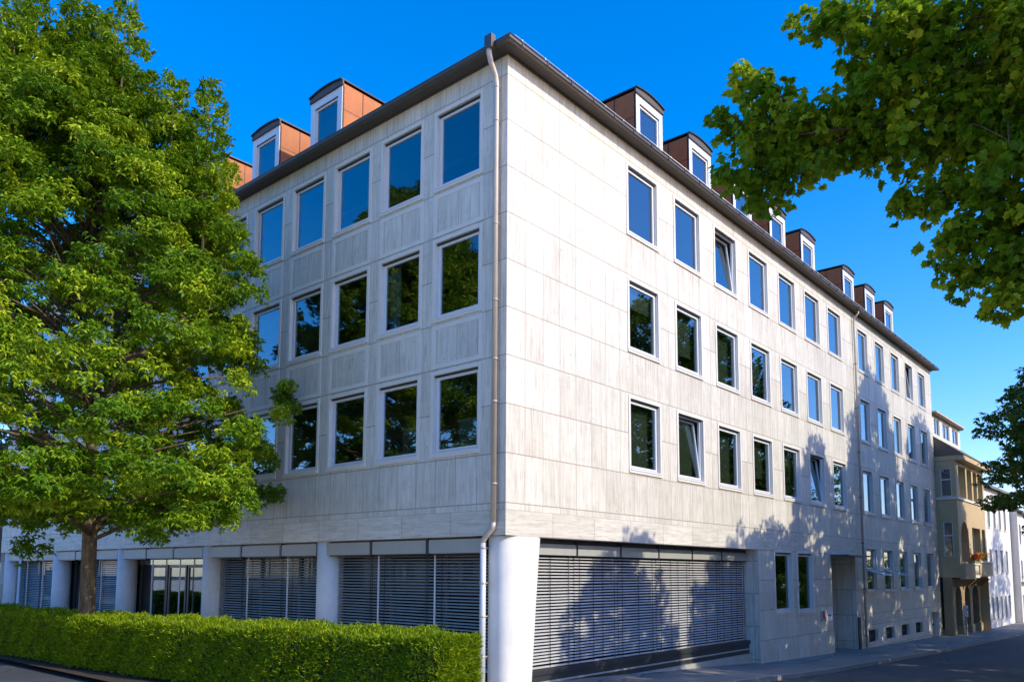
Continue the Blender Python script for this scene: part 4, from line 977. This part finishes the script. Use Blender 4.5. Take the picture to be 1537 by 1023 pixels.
for pts, d0, d1, rad, dens in (
    ([(1560, 60), (1430, 105), (1340, 130), (1250, 175), (1170, 200), (1120, 240)], 8.2, 9.8, .35, 32),
    ([(1330, 175), (1240, 215), (1180, 250), (1135, 285)], 9.0, 9.8, .22, 32),
    ([(1250, 190), (1190, 160), (1130, 130), (1125, 105)], 9.3, 9.8, .10, 16),
    ([(1200, 200), (1130, 185), (1095, 185)], 9.3, 9.8, .15, 22),
    ([(1570, 10), (1450, 25), (1350, 20), (1260, 25), (1215, 40)], 8.0, 9.0, .26, 22),
    ([(1580, -60), (1450, -40), (1330, -30)], 8.0, 9.0, .35, 18),
    ([(1580, 130), (1480, 150), (1420, 170), (1390, 215), (1365, 250)], 8.2, 9.2, .26, 24),
    ([(1600, 200), (1530, 220), (1480, 260), (1420, 290), (1362, 292)], 8.0, 9.0, .17, 20),
    ([(1600, 270), (1540, 290), (1480, 310), (1440, 350), (1425, 370)], 8.0, 9.0, .20, 20),
    ([(1600, 350), (1560, 360), (1520, 380), (1490, 400), (1440, 395)], 8.0, 8.8, .13, 18),
    ([(1600, 400), (1560, 400), (1525, 430), (1500, 450)], 8.0, 8.6, .12, 18),
    ([(1640, 150), (1600, 250), (1560, 330)], 7.6, 8.2, .35, 26),
    ([(1600, 90), (1530, 110), (1470, 130), (1440, 190)], 8.4, 9.4, .30, 34),
    ([(1600, 200), (1550, 190), (1500, 200), (1455, 235)], 8.6, 9.2, .24, 34),
    ([(1600, 290), (1560, 300), (1520, 320), (1500, 350)], 8.4, 9.0, .24, 30),
    ([(1440, 60), (1390, 70), (1340, 85), (1290, 105)], 8.6, 9.2, .20, 26),
    ([(1600, 380), (1550, 400), (1525, 410)], 8.2, 8.6, .18, 24)):
    n_ = len(pts); NEAR.append(([tuple(_px(x, y, d0+(d1-d0)*i/(n_-1))) for i, (x, y) in enumerate(pts)], rad, dens))
near_tree()

# ------------------------------------------------------------------ hedge
def hedge():
    fr = [(-3.95, -2.0), (-4.75, 1.2), (-5.35, 4.5), (-5.8, 9), (-5.95, 14), (-6.0, 22), (-6.0, 34)]
    bk = [(-2.95, -2.0), (-3.05, 1.2), (-3.65, 5.0), (-4.2, 9.5), (-4.7, 15), (-4.95, 22), (-5.0, 34)]
    zt = [-1.14, -1.14, -1.16, -1.18, -1.16, -1.15, -1.15]
    t_ = thing('hedge', 'long clipped bright green hedge running past the trunk of the large tree', 'hedge', (-4, 0, g(-4))); b = np.array(t_.location)
    mb = MB()
    for i in range(len(fr)-1):
        def sec(f, k, z, i=i):
            f = np.array(f); k = np.array(k); d = nrm((k-f)[None])[0]; return (*(f+d*.12), z), (*(k-d*.12), z)
        a0, a1 = sec(fr[i], bk[i], 0); b0, b1 = sec(fr[i+1], bk[i+1], 0); za, zb = zt[i]-.12, zt[i+1]-.12
        P8 = [(a0[0], a0[1]+(.12 if i == 0 else 0), g(a0[0])), (a1[0], a1[1]+(.12 if i == 0 else 0), g(a1[0])), (b1[0], b1[1], g(b1[0])), (b0[0], b0[1], g(b0[0]))]
        P8 += [(p[0], p[1], z) for p, z in zip(P8, (za, za, zb, zb))]
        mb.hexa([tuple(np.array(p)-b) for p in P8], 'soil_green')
    mb.build('branches', t_)
    r = np.random.default_rng(9); Ps, Ds = [], []
    for i in range(len(fr)-1):
        f0, f1, k0, k1 = map(np.array, (fr[i], fr[i+1], bk[i], bk[i+1])); L_ = np.linalg.norm(f1-f0); dens = 900 if i < 3 else 620
        dist_n = dens
        for side in ('front', 'top', 'back'):
            hh = 1.15 if side != 'top' else np.linalg.norm(k0-f0); n = int(L_*hh*dist_n*(1 if side != 'back' else .25))
            s, q = r.random(n), r.random(n); z1 = zt[i]*(1-s)+zt[i+1]*s
            if side == 'top': xy = (f0*(1-s)[:, None]+f1*s[:, None])*(1-q)[:, None]+(k0*(1-s)[:, None]+k1*s[:, None])*q[:, None]; z = z1.copy(); nn = np.tile([0, 0, 1.], (n, 1))
            else:
                e0, e1 = (f0, f1) if side == 'front' else (k0, k1); xy = e0*(1-s)[:, None]+e1*s[:, None]; gz = np.interp(xy[:, 0], GX, GZ); z = gz+.04+(z1-gz-.04)*q
                dd = (k0-f0); dd = dd/np.linalg.norm(dd)*(-1 if side == 'front' else 1); nn = np.tile([dd[0], dd[1], .25], (n, 1)); rnd_ = np.clip((q-.86)/.14, 0, 1)**2*.10; xy = xy-dd[None]*rnd_[:, None]
            P_ = np.c_[xy, z]; bump = .05*np.sin(P_[:, 0]*3.1+P_[:, 1]*2.3)+.04*np.sin(P_[:, 1]*6.1+P_[:, 2]*5)+r.normal(size=n)*.028
            P_ = P_+nn*(bump-.03)[:, None]; Ps.append(P_); Ds.append(nn)
    # sunlit end
    n = 2200; q, s = r.random(n), r.random(n); xy = np.array(fr[0])*(1-q)[:, None]+np.array(bk[0])*q[:, None]; z = g(-3.2)+.03+s*(zt[0]-g(-3.2)-.03); ed = np.minimum(q, 1-q); xy[:, 1] += np.clip(.12-ed, 0, .12)*.9
    P_ = np.c_[xy, z]; P_[:, 1] += r.normal(size=n)*.035+.03*np.sin(P_[:, 0]*7); Ps.append(P_); Ds.append(np.tile([0, -1., .2], (n, 1)))
    P_ = np.concatenate(Ps); Nn = np.concatenate(Ds); n = len(P_); per = 3
    i2 = np.repeat(np.arange(n), per); m_ = len(i2)
    D = Nn[i2]*.75+r.normal(size=(m_, 3))*.55; D[:, 2] += .45
    V, F_ = place(P_[i2]+r.normal(size=(m_, 3))*.012, D, r.normal(size=(m_, 3))+Nn[i2]*.7+np.array([0, 0, .6]), .074*r.uniform(.5, 1.5, m_), .019*r.uniform(.7, 1.3, m_), LEAF)
    rn = np.clip(.5*r.random(n)[i2]+.5*r.random(m_), 0, 1)
    mesh_np('foliage', V-b, F_, 'leaf_hedge', t_, np.repeat(rn, 4))
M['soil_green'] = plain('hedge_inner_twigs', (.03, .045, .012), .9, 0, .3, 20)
hedge()

# ------------------------------------------------------------------ small things
lp = thing('light_pole', 'slim pale metal lamp pole in front of the far end of the hedge side', 'lamp post', (-.6, 28.4, g(-.6)))
mb = MB(); hz = 2.75-g(-.6); mb.tube([(0, 0, 0), (0, 0, .9), (0, 0, .92), (0, 0, hz)], [.085, .08, .06, .055], 'pipe_white', 14); mb.build('pole', lp)
mb = MB(); mb.tube([(0, 0, hz), (-.25, -.2, hz+.12), (-.7, -.6, hz+.16)], .035, 'pipe_white', 8); mb.hexa([(-.6, -.66, hz+.10), (-.75, -.50, hz+.10), (-1.35, -1.05, hz+.12), (-1.2, -1.2, hz+.12), (-.6, -.66, hz+.22), (-.75, -.50, hz+.22), (-1.35, -1.05, hz+.18), (-1.2, -1.2, hz+.18)], 'pipe_white'); mb.build('lamp_head', lp)
pm_ = thing('parking_meter', 'slim blue and white ticket post standing before the arcade of the tan house', 'parking meter', (40.4, -1.05, g(40.4)))
mb = MB(); mb.box((-.06, -.05, 0), (.06, .05, 1.1), 'shutter'); mb.build('post', pm_)
mb = MB(); mb.box((-.14, -.10, 1.1), (.14, .10, 1.75), 'frame'); mb.box((-.10, -.115, 1.42), (.10, -.10, 1.62), 'blue'); mb.box((-.08, -.115, 1.2), (.08, -.10, 1.32), 'red'); mb.build('meter_head', pm_)
nb = thing('brown_building', 'dark brown building at the far left beyond the office block', 'building', (-.4, 36, g(0)))
mb = MB(); mb.box((.3, .5, 3.0), (13, 16, 9.0), 'brown_wall'); mb.box((.5, .7, 0), (1.1, 1.3, 3.0), 'brown_wall'); mb.build('wall', nb)
mb = MB(); mb.box((.1, .3, 9.0), (13.2, 16.2, 9.3), 'roof'); mb.build('roof', nb)
for k in range(4):
    mb = MB(); mb.box((.24, 2+k*3.4, 4.4), (.30, 3.6+k*3.4, 6.4), 'glass'); mb.box((.26, 1.9+k*3.4, 4.3), (.295, 3.7+k*3.4, 6.5), 'frame'); mb.build('window', nb)
sg = thing('sign_board', 'white street sign with a red border at the far left edge', 'sign', (-.9, 33.4, g(-1)))
mb = MB(); mb.tube([(0, 0, 0), (0, 0, 2.7)], .035, 'pipe_white', 8); mb.build('post', sg)
mb = MB(); mb.box((-.75, -.03, 1.2), (.25, .0, 2.5), 'red'); mb.box((-.69, -.04, 1.26), (.19, -.031, 2.44), 'frame'); mb.build('board', sg)
# the far side of the side street, seen mirrored in the ground floor glass
cb = thing('cream_house', 'cream house across the side street seen mirrored in the glass entrance doors', 'house', (-26, 10, g(-26)))
mb = MB(); hs_ = [(2+3*k, 3.3+3*k, z_, z_+1.5) for k in range(11) for z_ in (.9, 3.7, 6.5)]
wall(mb, lambda u, o, z: (o, u, z), 0, 36, 0, 9.2, hs_, .15, lambda u, z: 'cream', 'trim'); mb.box((-9, 0, 0), (-.2, 36, 9.2), 'cream'); mb.build('wall', cb)
mb = MB(); mb.hexa([(.4, -.4, 9.2), (.4, 36.4, 9.2), (-9, 36.4, 9.2), (-9, -.4, 9.2), (-3.5, -.4, 11.2), (-3.5, 36.4, 11.2), (-5, 36.4, 11.2), (-5, -.4, 11.2)], 'tile'); mb.build('roof', cb)
for a, b, c, d in hs_:
    mb = MB(); mb.box((-.16, a, c), (-.12, b, d), 'glass'); ring(mb, lambda u, o, z: (o, u+a, z+c), b-a, d-c, 0, .08, -.12, -.05, 'frame'); mb.build('window', cb)
